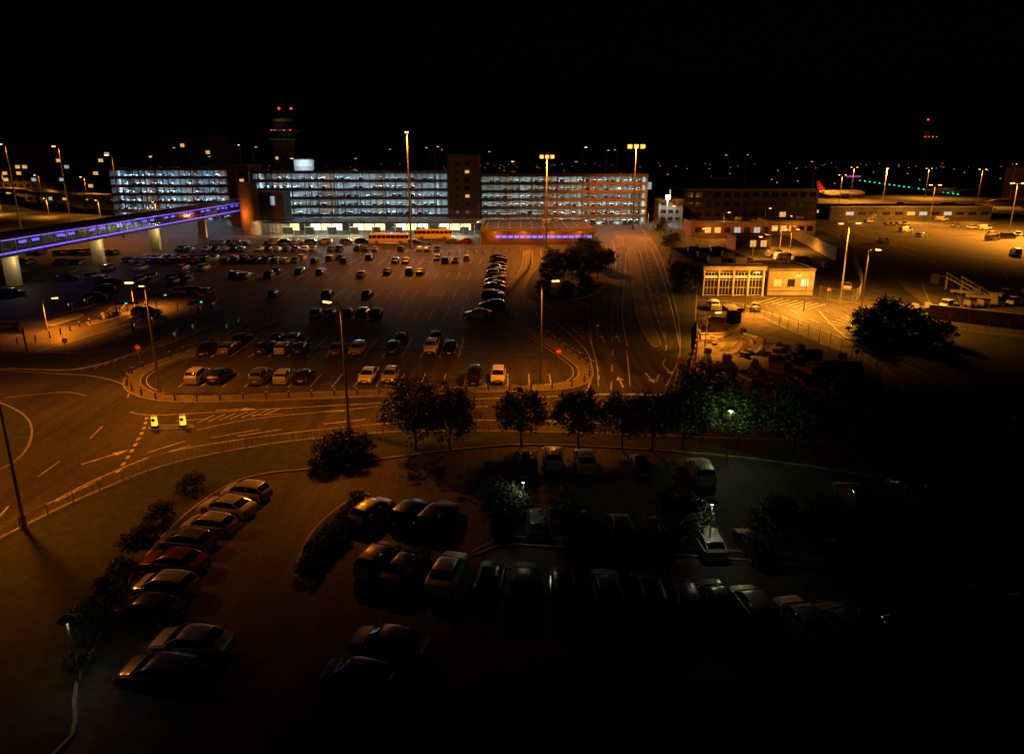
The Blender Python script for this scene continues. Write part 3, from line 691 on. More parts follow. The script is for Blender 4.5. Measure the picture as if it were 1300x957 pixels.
def bus_mesh():
    mb = MB()
    mb.box((0, 0, 1.0), (12, 2.5, 1.3), 'busy'); mb.box((0, 0, 2.15), (11.96, 2.44, 1.0), 'glass', top=(.99, .96)); mb.box((0, 0, 2.85), (11.8, 2.36, .4), 'busy', top=(.98, .9))
    for i in range(8):
        for s_ in (1, -1): mb.box((-5+i*1.43, s_*1.225, 2.15), (.12, .05, 1.0), 'busy')
    mb.box((-3.2, 0, 3.13), (2.4, 1.6, .2), 'white')
    for c in (-3.6, 3.7):
        for s_ in (1, -1): mb.cyl((c, s_*.95, .48), (c, s_*1.27, .48), .48, .48, 16, 'tyre'); mb.cyl((c, s_*1.26, .48), (c, s_*1.29, .48), .26, .24, 12, 'rim')
    for s_ in (1, -1): mb.box((6.02, s_*.9, .8), (.06, .35, .2), 'hlamp'); mb.box((-6.02, s_*1.05, 1.0), (.06, .2, .5), 'tlamp'); mb.box((6.15, s_*1.35, 2.3), (.15, .2, .4), 'trim')
    mb.box((6.01, 0, 2.1), (.04, 2.2, 1.1), 'glass'); mb.box((6.02, 0, 2.85), (.05, 1.6, .28), 'e_win')
    return mb.mesh('bus')
BUS = bus_mesh()
for u, v, a in ((494,309,0),(550,303,.05)): inst(BUS, 'bus', (*P(u, v), .02), a)
for u in (345,362,378,395,412,440,460,525,575,590): car(*P(u, 307, .5), R.choice((0, math.pi)), nm='parked_car')
block('ticket_hall', -9.5, 25, 209, 240, 4.4, 'tan', roof='roof', seed=5)
mb = MB()
for i in range(16): mb.box((-4.2+i*1.85, 208.93, 2.4), (1.5, .1, .75), 'e_bluewin')
mb.box((7.7, 208.2, 4.0), (36, 2.4, .2), 'roofm')
for i in range(10): mb.box((-8+i*3.6, 225, 4.62), (.35, 29, .12), 'tan')
w = mb.obj('strip_glazing'); w.parent = bpy.data.objects['ticket_hall']
for i in range(4): light('POINT', 'wall_light', (-5+i*8.5, 206.5, 3.6), 500, SOD, bpy.data.objects['ticket_hall'], .1)

# ------------------------------------------------------------------ elevated walkway
mb = MB(); xw = -102.5; y0, y1 = 70, 262; n = 48; seg = (y1-y0)/n
mb.box((xw, (y0+y1)/2, 6.6), (5, y1-y0, .5), 'conc')
prof = [(-2.7, 10.0), (-2.3, 10.45), (-1.2, 10.85), (0, 11.0), (1.2, 10.85), (2.3, 10.45), (2.7, 10.0)]
for a, b_ in zip(prof[:-1], prof[1:]):
    mb.face([(xw+a[0], y0, a[1]), (xw+b_[0], y0, b_[1]), (xw+b_[0], y1, b_[1]), (xw+a[0], y1, a[1])], 'tan')
mb.box((xw, (y0+y1)/2, 9.93), (5.3, y1-y0, .1), 'concd')
for i in range(n+1):
    y = y0+i*seg
    for s_ in (1, -1): mb.box((xw+s_*2.5, y, 8.35), (.16, .2, 3.0), 'steel')
    if i < n:
        mb.box((xw+2.5, y+seg/2, 8.3), (.03, seg-.3, 2.6), 'wglass'); mb.box((xw+2.54, y+seg/2, 7.1), (.06, seg-.3, .3), 'e_purple'); mb.box((xw+2.54, y+seg/2, 9.65), (.06, seg-.3, .16), 'e_purple')
        mb.box((xw+2.53, y+seg/2, 8.5), (.05, .07, 2.1), 'steel')
        if i % 3 != 1: mb.box((xw+2.53, y+seg/2, 8.9), (.03, seg*.55, .5), 'e_purple')
    if i % 6 == 0: mb.box((xw, y, 10.6), (5.5, .3, .9), 'concd', top=(.2, 1))
for s_ in (1, -1): mb.box((xw+s_*2.56, (y0+y1)/2, 8.0), (.07, y1-y0, .06), 'steel')
mb.box((xw, (y0+y1)/2, 6.9), (4.8, y1-y0, .06), 'paving')
for y in (110, 139, 169, 197, 228):
    mb.box((xw, y, 3.2), (2.6, 1.2, 6.3), 'white'); mb.box((xw, y, 6.2), (4.4, 1.5, .3), 'conc')
wk = mb.obj('elevated_walkway')
for i in range(5): light('POINT', 'walkway_light', (xw+3.4, 125+i*30, 8.6), 40, (.22, .12, 1.0), wk, .3)
for y in (139, 169, 197): light('POINT', 'pier_light', (xw+2.3, y-1.8, 5.2), 260, (1, .65, .2), wk, .1)
mb = MB(); x, y = XA(317, 270, 238), 238
mb.cyl((x, y, 0), (x, y, 17.2), 3.1, 3.1, 32, 'tan'); mb.cyl((x, y, 17.2), (x, y, 17.8), 3.3, 3.3, 32, 'conc')
for z in (4, 8, 12, 16): mb.cyl((x, y, z), (x, y, z+.15), 3.14, 3.14, 32, 'conc')
mb.box((x+6, y+8, 7), (9, 9, 14), 'concd'); mb.box((x+7, y+3.45, 11.3), (1.4, .1, 3), 'e_winc'); mb.box((x+6, y+8, 14.2), (9.4, 9.4, .4), 'conc'); mb.box((x-6, y+20, 9), (8, 5, 5), 'concd')
for k in range(6): mb.box((x+2.2+k*1.5, y+3.44, 6.9), (.1, .1, 13.6), 'steel')
mb.obj('lift_tower', smooth=40)
light('POINT', 'tower_light', (x-1, y-6, 7), 1500, SOD, bpy.data.objects['lift_tower'], .2)

# ------------------------------------------------------------------ viaduct (left)
vp = smooth([(-520, 520), (-309, 421), (-240, 365), (-190, 335), (-170, 360)], 8); mb = MB()
a_, b2 = off(vp, 5), off(vp, -5)
for i in range(len(vp)-1):
    mb.face([(*b2[i], 8), (*b2[i+1], 8), (*a_[i+1], 8), (*a_[i], 8)], 'asphalt')
    for s_, o_ in ((1, a_), (-1, b2)):
        o2 = off(vp, s_*4.7)
        q = [(*o_[i], 6.8), (*o_[i+1], 6.8), (*o_[i+1], 9), (*o_[i], 9)]; mb.face(q, 'conc'); mb.face([(*o_[i], 9), (*o_[i+1], 9), (*o2[i+1], 9), (*o2[i], 9)], 'conc')
        mb.face([(*o2[i], 8), (*o2[i+1], 8), (*o2[i+1], 9), (*o2[i], 9)], 'conc')
    mb.face([(*b2[i], 6.8), (*b2[i+1], 6.8), (*a_[i+1], 6.8), (*a_[i], 6.8)], 'conc')
    if i % 4 == 0: mb.cyl((*vp[i], 0), (*vp[i], 6.8), .8, .8, 12, 'conc')
mb.obj('road_viaduct')
for x, y, a in resample(vp, 60):
    o = inst(lamp_mesh(9, 'e_sod', 1), 'street_lamp', (x, y, 8), a-1.57); light('SPOT', 'lamp_light', (1.6, 0, 8.6), 14000, SODY, o, .2)
for t in range(4):
    o = inst(lamp_mesh(8, 'e_sod', 1), 'street_lamp', (-150-t*32, 292+t*14, 0), 4.7); light('SPOT', 'lamp_light', (1.6, 0, 7.6), 16000, SODY, o, .2)

# ------------------------------------------------------------------ background buildings
block('office_block', -330, -205, 430, 460, 34, 'concd', 9, 4.2, .07, seed=21)
block('office_block', -212, -178, 420, 450, 39, 'brick', 10, 3.5, .06, seed=22)
block('office_block', -176, -150, 390, 420, 22, 'concd', 6, 3.5, .08, seed=27)
cx, cy = -133, 420; mb = MB()
mb.box((cx, cy, 18), (13, 13, 36), 'concd'); mb.box((cx, cy, 36.5), (15, 15, 1), 'concd')
mb.cyl((cx, cy, 37), (cx, cy, 41), 6, 6.5, 8, 'concd'); mb.cyl((cx, cy, 41), (cx, cy, 42), 9.5, 9.5, 16, 'concd'); mb.cyl((cx, cy, 42), (cx, cy, 46.5), 7.2, 8.2, 16, 'wglass'); mb.cyl((cx, cy, 46.5), (cx, cy, 48), 8.6, 8, 16, 'concd')
mb.cyl((cx-3, cy, 48), (cx-3, cy, 53.5), .2, .1, 6, 'steel'); mb.cyl((cx+4, cy, 48), (cx+4, cy, 53.5), .2, .1, 6, 'steel')
for dx in (-3, 4): mb.cyl((cx+dx, cy, 53.5), (cx+dx, cy, 54.3), .6, .6, 8, 'e_red')
for i in range(9): mb.box((cx-4.5+(i % 3)*4.5, cy-6.53, 8+(i//3)*9), (1.6, .08, 1.6), 'e_win' if i in (1, 6) else 'wglass')
for i in range(7): mb.box((cx-5.4+i*1.8, cy-9.2, 41.5), (.6, .3, .4), 'e_win' if i % 3 == 1 else ('e_red' if i % 3 == 0 else 'dark'))
mb.box((cx+10, cy+8, 7), (14, 8, 26), 'concd'); mb.obj('control_tower')
light('POINT', 'tower_light', (cx, cy-14, 46), 700, (1, .45, .15), bpy.data.objects['control_tower'], .3)
block('annex_building', cx+11, cx+22, 395, 405, 25, 'white', 5, 3, .25, wins=('e_winc', 'wglass'), seed=30)
o = light('POINT', 'wall_light', (cx+16, 390, 23), 1600, (.75, .9, 1), None, .3); o.parent = bpy.data.objects['annex_building']
cx, cy = XA(1173, 190, 620), 620; mb = MB()
hh = HT(165, cy); mb.cyl((cx, cy, 0), (cx, cy, hh-8), 4, 3.2, 12, 'concd'); mb.cyl((cx, cy, hh-8), (cx, cy, hh-5), 3.2, 8, 12, 'conc'); mb.cyl((cx, cy, hh-5), (cx, cy, hh-1), 7, 7.8, 12, 'wglass'); mb.cyl((cx, cy, hh-1), (cx, cy, hh), 8.2, 7.5, 12, 'concd')
mb.cyl((cx, cy, hh), (cx, cy, hh+8), .3, .2, 6, 'steel'); mb.cyl((cx, cy, hh+8), (cx, cy, hh+9), .6, .6, 6, 'e_red')
for i in range(4): mb.box((cx-5+i*3.3, cy-7.9, hh-6), (.9, .3, .5), 'e_win' if i % 2 else 'e_red')
mb.obj('control_tower')

block('terminal_building', 74, 132, 300, 340, 12.5, 'concd', 3, 4, .03, seed=40, side=True)
block('terminal_building', 60, 70, 284, 300, 9, 'concd', 3, 3, .1, seed=41)
block('airport_pier', 136, 205, 296, 312, 5.5, 'concd', 1, 5, .15, seed=42, side=True, wh=.25)
block('hangar', 330, 420, 420, 470, 20, 'tan', 1, 12, .1, seed=44, wh=.15)
block('cargo_shed', 60, 120, 380, 420, 15, 'concd', 2, 8, .03, seed=47)
block('security_shed', 60, 84, 230, 242, 4.5, 'brick', 1, 3, .35, seed=50, wh=.4)
block('security_shed', 88, 104, 236, 248, 4.5, 'tan', 1, 3, .3, seed=51, wh=.4)
block('gatehouse', 64, 74, 196, 204, 3.6, 'tan', 1, 2.5, .5, seed=52)
for (x, y, p) in ((66, 224, 2200), (80, 222, 2200), (97, 230, 2200), (145, 288, 2500), (165, 286, 6000), (190, 286, 3000), (330, 400, 20000)):
    o = light('POINT', 'wall_light', (x, y, 5), p, SODY, None, .2); o.parent = bpy.data.objects['airport_pier' if x > 130 else 'security_shed']
mb = MB(); a, b_ = P(1004, 300), P(1062, 332)
an = math.atan2(b_[1]-a[1], b_[0]-a[0]); ln = math.hypot(b_[0]-a[0], b_[1]-a[1])
mb.box(((a[0]+b_[0])/2, (a[1]+b_[1])/2, 1.7), (ln, .4, 3.4), 'conc', an); mb.box(((a[0]+b_[0])/2, (a[1]+b_[1])/2, 3.48), (ln+.1, .6, .15), 'kerb', an); mb.obj('retaining_wall')

mb = MB(); x0, x1, yf, yb, h = 36.2, 47.8, 128, 155, 5.6
mb.box(((x0+x1)/2, (yf+yb)/2+.3, h/2), (x1-x0, yb-yf-.6, h), 'brick'); mb.box(((x0+x1)/2, (yf+yb)/2, h+.1), (x1-x0+.6, yb-yf+.6, .2), 'roof')
mb.box(((x0+x1)/2, yf-.1, h-.35), (x1-x0+.4, .7, .7), 'conc')
for i in range(5): mb.box((x0+.15+i*(x1-x0-.3)/4, yf, 2.45), (.22, .5, 4.9), 'white')
for i in range(4):
    xx = x0+.15+(i+.5)*(x1-x0-.3)/4
    mb.box((xx, yf+.22, 2.3), (2.5, .08, 4.5), 'wglass')
    mb.box((xx, yf+.17, 3.6), (2.3, .03, .5), 'e_win')
    for k in range(4): mb.box((xx, yf+.14, .1+k*1.45), (2.5, .06, .06), 'white')
    for k in (-.62, 0, .62): mb.box((xx+k, yf+.10, 2.3), (.05, .04, 4.5), 'white')
for i in range(6): mb.box((x0+3+(i % 2)*5, yf+4+(i//2)*8, h+.75), (2.2, 1.6, 1.1), 'steel')
for i in range(7): mb.box(((x0+x1)/2, yf+2+i*3.8, h+.25), (x1-x0+.2, .15, .12), 'steel')
fs = mb.obj('fire_station')
for i in range(2): light('POINT', 'wall_light', (x0+3+i*6, yf-3, 4.6), 900, SODY, fs, .1)
block('gate_office', 48.8, 57.5, 128.5, 140, 4.6, 'conc', 1, 2.1, .55, seed=61, wh=.3, side=True)
o = light('POINT', 'wall_light', (53, 125.5, 3.8), 500, SODY, None, .1); o.parent = bpy.data.objects['gate_office']
for u, v, a, k, c in ((996,326,.1,'van','white'),(1018,331,.05,'van','white'),(985,322,.1,'van','silver'),(1048,336,1.4,'hatch','silver'),(960,388,1.2,'hatch','grey'),(905,386,1.5,'suv','white'),
                      (1235,288,.1,'hatch','white'),(1250,289,.1,'van','white'),(1215,286,.1,'hatch','silver'),(1280,300,.1,'van','grey'),(1196,278,0,'van','white'),(895,318,.2,'hatch','silver'),(912,322,.2,'hatch','white'),(1075,362,1.2,'saloon','silver'),
                      (1120,306,.4,'van','white'),(1150,292,.3,'van','white'),(1170,298,.3,'hatch','white'),(1260,302,.3,'van','white'),(1290,320,1.2,'van','white'),(1262,296,0,'hatch','silver')):
    x, y = P(u, v, .8); car(x, y, a, k, c, .04 if u > 1100 else .01)
def stairs_mesh():
    mb = MB(); mb.box((-1.2, 0, .75), (6.0, 2.0, .5), 'white'); mb.box((-3.4, 0, 1.35), (1.5, 2.0, 1.0), 'white', top=(.8, .95)); mb.box((-4.05, 0, 1.45), (.3, 1.7, .5), 'glass')
    for i in range(14): mb.box((-2.3+i*.42, 0, 1.1+i*.23), (.44, 1.5, .06), 'steel')
    for s_ in (1, -1):
        mb.cyl((-2.5, s_*.8, 1.9), (3.4, s_*.8, 5.1), .05, .05, 6, 'white'); mb.cyl((-2.5, s_*.8, 1.0), (3.4, s_*.8, 4.1), .12, .12, 6, 'white')
        for i in range(7): mb.cyl((-2.5+i*.95, s_*.8, 1.0+i*.52), (-2.5+i*.95, s_*.8, 1.9+i*.52), .03, .03, 5, 'white')
        mb.cyl((3.0, s_*.8, .9), (3.0, s_*.8, 4.0), .07, .07, 6, 'white')
        for c in (-3.2, 1.0): mb.cyl((c, s_*.75, .38), (c, s_*1.0, .38), .38, .38, 12, 'tyre')
    mb.box((3.9, 0, 4.2), (1.4, 1.7, .1), 'steel'); return mb.mesh('passenger_stairs')
STM = stairs_mesh()
for u, v, a in ((1218,374,2.7),(1238,380,2.7),(1105,283,.5)): inst(STM, 'passenger_stairs', (*P(u, v), .04), a, scale=.8)
def tug_mesh():
    mb = MB(); mb.box((0, 0, .65), (3, 1.5, .55), 'white', top=(.95, .95)); mb.box((-.5, 0, 1.25), (1.1, 1.3, .65), 'glass', top=(.85, .9)); mb.box((-.5, 0, 1.62), (1.2, 1.4, .08), 'white')
    for c in (-1, 1):
        for s_ in (1, -1): mb.cyl((c, s_*.6, .33), (c, s_*.82, .33), .33, .33, 12, 'tyre')
    for k in range(3):
        mb.box((-3.6-k*2.8, 0, .6), (2.4, 1.4, .12), 'steel'); mb.box((-4.75-k*2.8, 0, 1.0), (.06, 1.4, .8), 'steel'); mb.box((-2.3-k*2.8, 0, .55), (.6, .06, .06), 'dark')
        for c in (-.8, .8):
            for s_ in (1, -1): mb.cyl((-3.6-k*2.8+c, s_*.5, .22), (-3.6-k*2.8+c, s_*.7, .22), .22, .22, 10, 'tyre')
    return mb.mesh('baggage_tractor')
TG = tug_mesh()
for u, v, a in ((1275,378,3.4),(1290,388,.2),(1205,392,.3),(1290,300,2),(1150,286,.3)): inst(TG, 'baggage_tractor', (*P(u, v), .04), a)
def cont(u, v, a, k, n='storage_container', s=1.0):
    mb = MB(); mb.box((0, 0, 1.3), (6, 2.4, 2.5), k)
    for i in range(18):
        for s_ in (1, -1): mb.box((-2.8+i*.33, s_*1.215, 1.3), (.14, .05, 2.3), k)
    for s_ in (1, -1): mb.box((3.02, s_*.6, 1.3), (.05, 1.1, 2.3), 'concd'); mb.cyl((3.08, s_*.2, .2), (3.08, s_*.2, 2.4), .03, .03, 6, 'steel')
    mb.box((0, 0, 2.58), (6.05, 2.45, .06), 'steel'); inst(mb.mesh(n), n, (*P(u, v), .12), a, scale=s)
cont(912,416,1.2,'brick',s=.8); cont(928,407,1.5,'blue',s=.8); cont(1196,360,.4,'steel',s=.8)
def plane_mesh():
    mb = MB(); N = 20
    st = [(-19,.25,4.8),(-17,.8,4.5),(-12,1.6,3.9),(-8,1.95,3.6),(10,1.95,3.6),(14,1.8,3.55),(16.5,1.3,3.35),(18,.6,3.15),(18.6,.1,3.05)]
    for (a, r, z), (b_, r2, z2) in zip(st[:-1], st[1:]): mb.cyl((a, 0, z), (b_, 0, z2), r, r2, N, 'white', False)
    for s_ in (1, -1):
        w = [(4, s_*1.6, 3.0), (-3, s_*1.6, 3.0), (-6.5, s_*17, 4.2), (-5, s_*17, 4.2)]; t = [(x, y, z+.3) for x, y, z in w]
        mb.face(w, 'white'); mb.face(t[::-1], 'white')
        for i in range(4): j = (i+1) % 4; mb.face([w[i], w[j], t[j], t[i]], 'white')
        mb.face([(-14, s_*1, 4.6), (-17.5, s_*1, 4.6), (-19, s_*6, 5.0), (-17.5, s_*6, 5.0)], 'white'); mb.cyl((2.6, s_*5.8, 2.2), (-1.8, s_*5.8, 2.2), 1.0, .7, 14, 'steel')
        mb.cyl((-1, s_*2.6, 3), (-1, s_*2.6, .6), .15, .15, 6, 'steel'); mb.cyl((-1, s_*2.3, .6), (-1, s_*2.9, .6), .6, .6, 12, 'tyre')
        for i in range(26): mb.box((-10+i*.85, s_*1.93, 4.0), (.3, .06, .4), 'wglass')
    f = [(-13, -.12, 5.4), (-18.6, -.12, 5.2), (-20.5, -.12, 11.5), (-18.5, -.12, 11.5)]; f2 = [(x, .12, z) for x, y, z in f]
    mb.face(f, 'red'); mb.face(f2[::-1], 'red')
    for i in range(4): j = (i+1) % 4; mb.face([f[i], f[j], f2[j], f2[i]], 'red')
    mb.cyl((14, 0, 2), (14, 0, .4), .12, .12, 6, 'steel'); mb.cyl((14, -.3, .4), (14, .3, .4), .4, .4, 12, 'tyre'); mb.box((16.6, 0, 4.1), (.8, 1.6, .4), 'glass')
    return mb.mesh('airliner', 40)
PL = plane_mesh()
for x, y, a in ((222, 470, .25), (262, 352, 2.5), (330, 520, 2.9)): inst(PL, 'airliner', (x, y, .04), a)
lamp(1065,262,222,45000,3.,arms=2,col=SODY); lamp(1240,262,215,60000,3.,arms=2,col=SODY)
lamp(1085,248,212,110000,3.,arms=2,col=SODY,Yb=440); lamp(1180,248,214,90000,3.,arms=2,col=SODY,Yb=470)  # lamps added on the far apron to light the airliner

# ------------------------------------------------------------------ yard clutter, fences, barriers, signs
def fence(name, px, h=2.2, step=2.5, mesh=True, k='steel', z=.12, pts=None):
    pts = pts or smooth(PP(px), 4); mb = MB(); rs = resample(pts, step)
    for i, (x, y, a) in enumerate(rs):
        mb.cyl((x, y, z), (x, y, z+h), .04, .04, 6, k)
        if i+1 < len(rs):
            q = rs[i+1]
            for zz in ([h-.05, h*.5, .15] if mesh else [h-.04, .15]): mb.cyl((x, y, z+zz), (q[0], q[1], z+zz), .02, .02, 4, k, False)
            nb = 6
            for j in range(1, nb):
                f = j/nb; xx, yy = x+(q[0]-x)*f, y+(q[1]-y)*f; mb.cyl((xx, yy, z+.15), (xx, yy, z+h-.05), .009, .009, 3, k, False)
    return mb.obj(name)
fence('chain_link_fence', [(884,410),(950,401),(1000,421),(1060,446),(1098,466),(1116,488),(1098,507),(1040,517),(950,511),(882,497),(885,450),(884,412)], 2.2)
fence('pedestrian_guard_rail', None, 1.05, 2.0, False, pts=off(smooth(PP(verge_out[1:9]), 5), -.6))
fence('perimeter_fence', [(1110,398),(1180,414),(1300,432),(1450,450)], 2.4)
fence('perimeter_fence', [(868,300),(880,330),(884,372),(890,378)], 2.4)
fence('perimeter_fence', [(1040,380),(1085,385),(1090,350),(1064,300)], 2.4)
mb = MB(); a, b_ = P(1178, 404), P(1420, 432); an = math.atan2(b_[1]-a[1], b_[0]-a[0]); ln = math.hypot(b_[0]-a[0], b_[1]-a[1])
mb.box(((a[0]+b_[0])/2, (a[1]+b_[1])/2, 1.1), (ln, .35, 2.2), 'brick', an); mb.box(((a[0]+b_[0])/2, (a[1]+b_[1])/2, 2.25), (ln+.1, .5, .12), 'conc', an); mb.obj('brick_wall')
rr = random.Random(5)
def pallet_stack():
    mb = MB(); n = rr.randint(2, 6)
    for i in range(n):
        for j in range(5): mb.box((-.5+j*.25, 0, .16+i*.16), (.14, 1.0, .025), 'wood')
        for j in (-.42, 0, .42): mb.box((0, j, .08+i*.16), (1.2, .1, .11), 'wood')
    return mb.mesh('pallet_stack')
def pipe_stack():
    mb = MB()
    for r in range(3):
        for i in range(4-r): mb.cyl((-2, -.6+i*.42+r*.21, .2+r*.36), (2, -.6+i*.42+r*.21, .2+r*.36), .2, .2, 10, R.choice(['conc', 'concd', 'concd']))
    return mb.mesh('pipe_stack')
def skip_mesh():
    mb = MB(); mb.box((0, 0, .7), (3.4, 1.7, 1.2), 'payellow', top=(1.15, 1.05)); mb.box((0, 0, 1.32), (3.6, 1.6, .1), 'earth'); mb.box((0, .93, 1.3), (3.9, .08, .1), 'payellow'); mb.box((0, -.93, 1.3), (3.9, .08, .1), 'payellow')
    return mb.mesh('skip')
def barrier_mesh():
    mb = MB(); mb.box((0, 0, .5), (1.0, .06, .9), 'orangeplastic'); mb.box((0, 0, .97), (1.05, .1, .08), 'white'); mb.box((-.35, 0, .04), (.1, .5, .06), 'dark'); mb.box((.35, 0, .04), (.1, .5, .06), 'dark'); mb.box((0, -.035, .6), (.9, .01, .15), 'white')
    return mb.mesh('works_barrier')
def heap():
    mb = MB(); n = 14; pts = []
    rings = [(1.0, 0), (.75, .45), (.42, .85), (0.1, 1.05)]
    for r_, z_ in rings: pts.append([(math.cos(6.283*j/n)*r_*2.2*rr.uniform(.85, 1.15), math.sin(6.283*j/n)*r_*1.8*rr.uniform(.85, 1.15), z_*1.1*rr.uniform(.85, 1.1)) for j in range(n)])
    for a, b_ in zip(pts[:-1], pts[1:]):
        for j in range(n): mb.face([a[j], a[(j+1) % n], b_[(j+1) % n], b_[j]], 'earth')
    mb.face(pts[-1], 'earth'); return mb.mesh('soil_heap')
def digger():
    mb = MB()
    for s_ in (1, -1): mb.box((0, s_*.85, .35), (2.8, .45, .65), 'tyre', top=(.8, 1)); mb.cyl((-1.1, s_*.62, .35), (-1.1, s_*1.09, .35), .34, .34, 12, 'dark'); mb.cyl((1.1, s_*.62, .35), (1.1, s_*1.09, .35), .34, .34, 12, 'dark')
    mb.box((-.3, 0, 1.05), (2.6, 1.9, .7), 'payellow', top=(.92, .92)); mb.box((.4, .45, 1.85), (1.1, .9, 1.0), 'glass', top=(.85, .9)); mb.box((.4, .45, 2.4), (1.0, .9, .08), 'payellow')
    mb.cyl((.9, -.2, 1.2), (2.7, -.2, 3.1), .16, .13, 8, 'payellow'); mb.cyl((2.7, -.2, 3.1), (3.9, -.2, 1.4), .13, .1, 8, 'payellow'); mb.box((3.9, -.2, 1.1), (.7, .8, .6), 'dark', top=(.6, 1))
    return mb.mesh('excavator')
inst(digger(), 'excavator', (*P(1020, 478), .12), 2.2)
items = [(pallet_stack(), 'pallet_stack'), (pallet_stack(), 'pallet_stack'), (pallet_stack(), 'pallet_stack'), (pipe_stack(), 'pipe_stack'), (pallet_stack(), 'pallet_stack'), (heap(), 'soil_heap')]
inst(skip_mesh(), 'skip', (*P(905, 480), .12), .4); inst(skip_mesh(), 'skip', (*P(985, 470), .12), 1.2)
for i in range(105):
    f = rr.random(); u = 895+f*195; vlo = 420+max(0, (u-950))*.32; vhi = 503
    v = rr.uniform(vlo, vhi) if vhi > vlo else vlo
    if u > 1070: v = min(max(v, 470), 498)
    me, nm = rr.choice(items); inst(me, nm, (*P(u, v), .12), rr.uniform(0, 3.14), scale=rr.uniform(.6, 1.0))
BM = barrier_mesh()
for t in range(9): inst(BM, 'works_barrier', (*P(878+t*1.5, 470-t*7), .12), 1.5)
for t in range(14): inst(BM, 'works_barrier', (*P(900+rr.uniform(0, 180), 480+rr.uniform(0, 20)), .12), rr.uniform(0, 3))
mb = MB(); mb.cyl((0, 0, 0), (0, 0, .95), .09, .08, 10, 'dark'); mb.cyl((0, 0, .78), (0, 0, .86), .094, .094, 10, 'white'); mb.cyl((0, 0, .95), (0, 0, 1.02), .08, .03, 10, 'dark')
BO = mb.mesh('bollard', 40)
for x, y, a in resample(off(lot, .5), 2.4): inst(BO, 'bollard', (x, y, .12))
for x, y, a in resample(smooth(PP([(0,437),(50,433),(100,416),(150,400),(190,388)]), 4), 2.2): inst(BO, 'bollard', (x, y, .01))
for x, y, a in resample(smooth(PP([(560,325),(600,322),(660,320)]), 4), 2.5): inst(BO, 'bollard', (x, y, .01))
mb = MB(); mb.box((0, 0, .1), (.5, .4, .2), 'dark'); mb.box((0, 0, .6), (.42, .3, .8), 'e_boll', top=(.9, .7)); mb.cyl((0, -.165, .72), (0, -.19, .72), .15, .15, 16, 'blue'); mb.box((0, 0, 1.04), (.36, .22, .08), 'white')
KB = mb.mesh('illuminated_bollard')
for u, v in ((197,544),(233,543)): inst(KB, 'illuminated_bollard', (*P(u, v), .1), scale=1.15)
island('refuge_island', [(192,546),(240,544),(242,540),(194,541)], 'paving', .1, sm=3)
def sign_mesh(kind):
    mb = MB(); mb.cyl((0, 0, 0), (0, 0, 2.3), .04, .04, 8, 'steel')
    if kind == 'no_entry': mb.cyl((0, -.05, 2.35), (0, -.09, 2.35), .36, .36, 24, 'red'); mb.box((0, -.098, 2.35), (.5, .012, .12), 'white')
    elif kind == 'blue': mb.cyl((0, -.05, 2.35), (0, -.09, 2.35), .33, .33, 24, 'blue'); mb.box((0, -.098, 2.35), (.4, .012, .09), 'white', 0); mb.box((0, -.1, 2.35), (.09, .01, .35), 'white')
    else: mb.box((0, -.07, 2.5), (1.1, .04, .6), 'white'); mb.box((0, -.095, 2.62), (.9, .01, .12), 'blue'); mb.box((0, -.095, 2.38), (.7, .01, .08), 'dark'); mb.cyl((.45, -.02, 0), (.45, -.02, 2.7), .035, .035, 6, 'steel')
    return mb.mesh(kind)
SG = {k: sign_mesh(k) for k in ('no_entry', 'blue', 'info')}
for u, v, k in ((178,464,'no_entry'),(86,455,'no_entry'),(709,470,'no_entry'),(862,484,'no_entry'),(863,492,'blue'),(150,419,'info'),(245,405,'info'),(758,434,'blue'),(757,398,'info'),(545,322,'info'),(1085,470,'blue'),(938,414,'info'),(1050,384,'no_entry')):
    inst(SG[k], 'traffic_sign', (*P(u, v), .05), R.uniform(-.2, .2))
mb = MB(); x, y = P(37, 462); h = HT(415, y)
mb.cyl((0, 0, 0), (0, 0, h), .12, .1, 8, 'dark'); mb.cyl((-7, 0, 0), (-7, 0, h), .12, .1, 8, 'dark'); mb.box((-3.6, -.1, h), (7.2, .2, 1.7), 'white'); mb.box((-3.6, -.22, h), (6.6, .03, 1.2), 'concd'); mb.box((-3.6, -.25, h+.2), (5, .02, .25), 'white')
mb.obj('direction_sign', (x, y, 0), .12)
mb = MB(); mb.box((0, 0, .55), (.35, .45, 1.1), 'payellow'); mb.box((0, 0, 1.13), (.38, .48, .08), 'dark'); mb.cyl((.0, -.3, .95), (2.9, -.3, 1.0), .05, .035, 6, 'white')
for i in range(4): mb.cyl((.5+i*.6, -.3, .96), (.75+i*.6, -.3, .965), .056, .056, 6, 'red')
mb.box((-1.1, .1, .65), (.4, .35, 1.3), 'dark'); mb.box((-1.1, -.085, .95), (.3, .03, .35), 'e_winc')
BA = mb.mesh('entry_barrier')
for u, v in ((132,405),(152,400),(172,419),(194,411),(222,431),(245,421),(254,397),(272,391),(288,421),(302,414),(90,393),(110,387)): inst(BA, 'entry_barrier', (*P(u, v), .12), 1.9+R.uniform(-.1, .1))
for u, v in ((150,412),(200,400),(245,410)):
    mb = MB(); mb.cyl((0, 0, 0), (0, 0, 3.2), .06, .06, 8, 'steel'); mb.cyl((3.2, 0, 0), (3.2, 0, 3.2), .06, .06, 8, 'steel'); mb.box((1.6, 0, 3.25), (3.5, .2, .3), 'dark'); mb.box((1.6, -.12, 3.25), (.3, .03, .2), 'e_green')
    mb.obj('height_gantry', (*P(u, v), .1), .2)

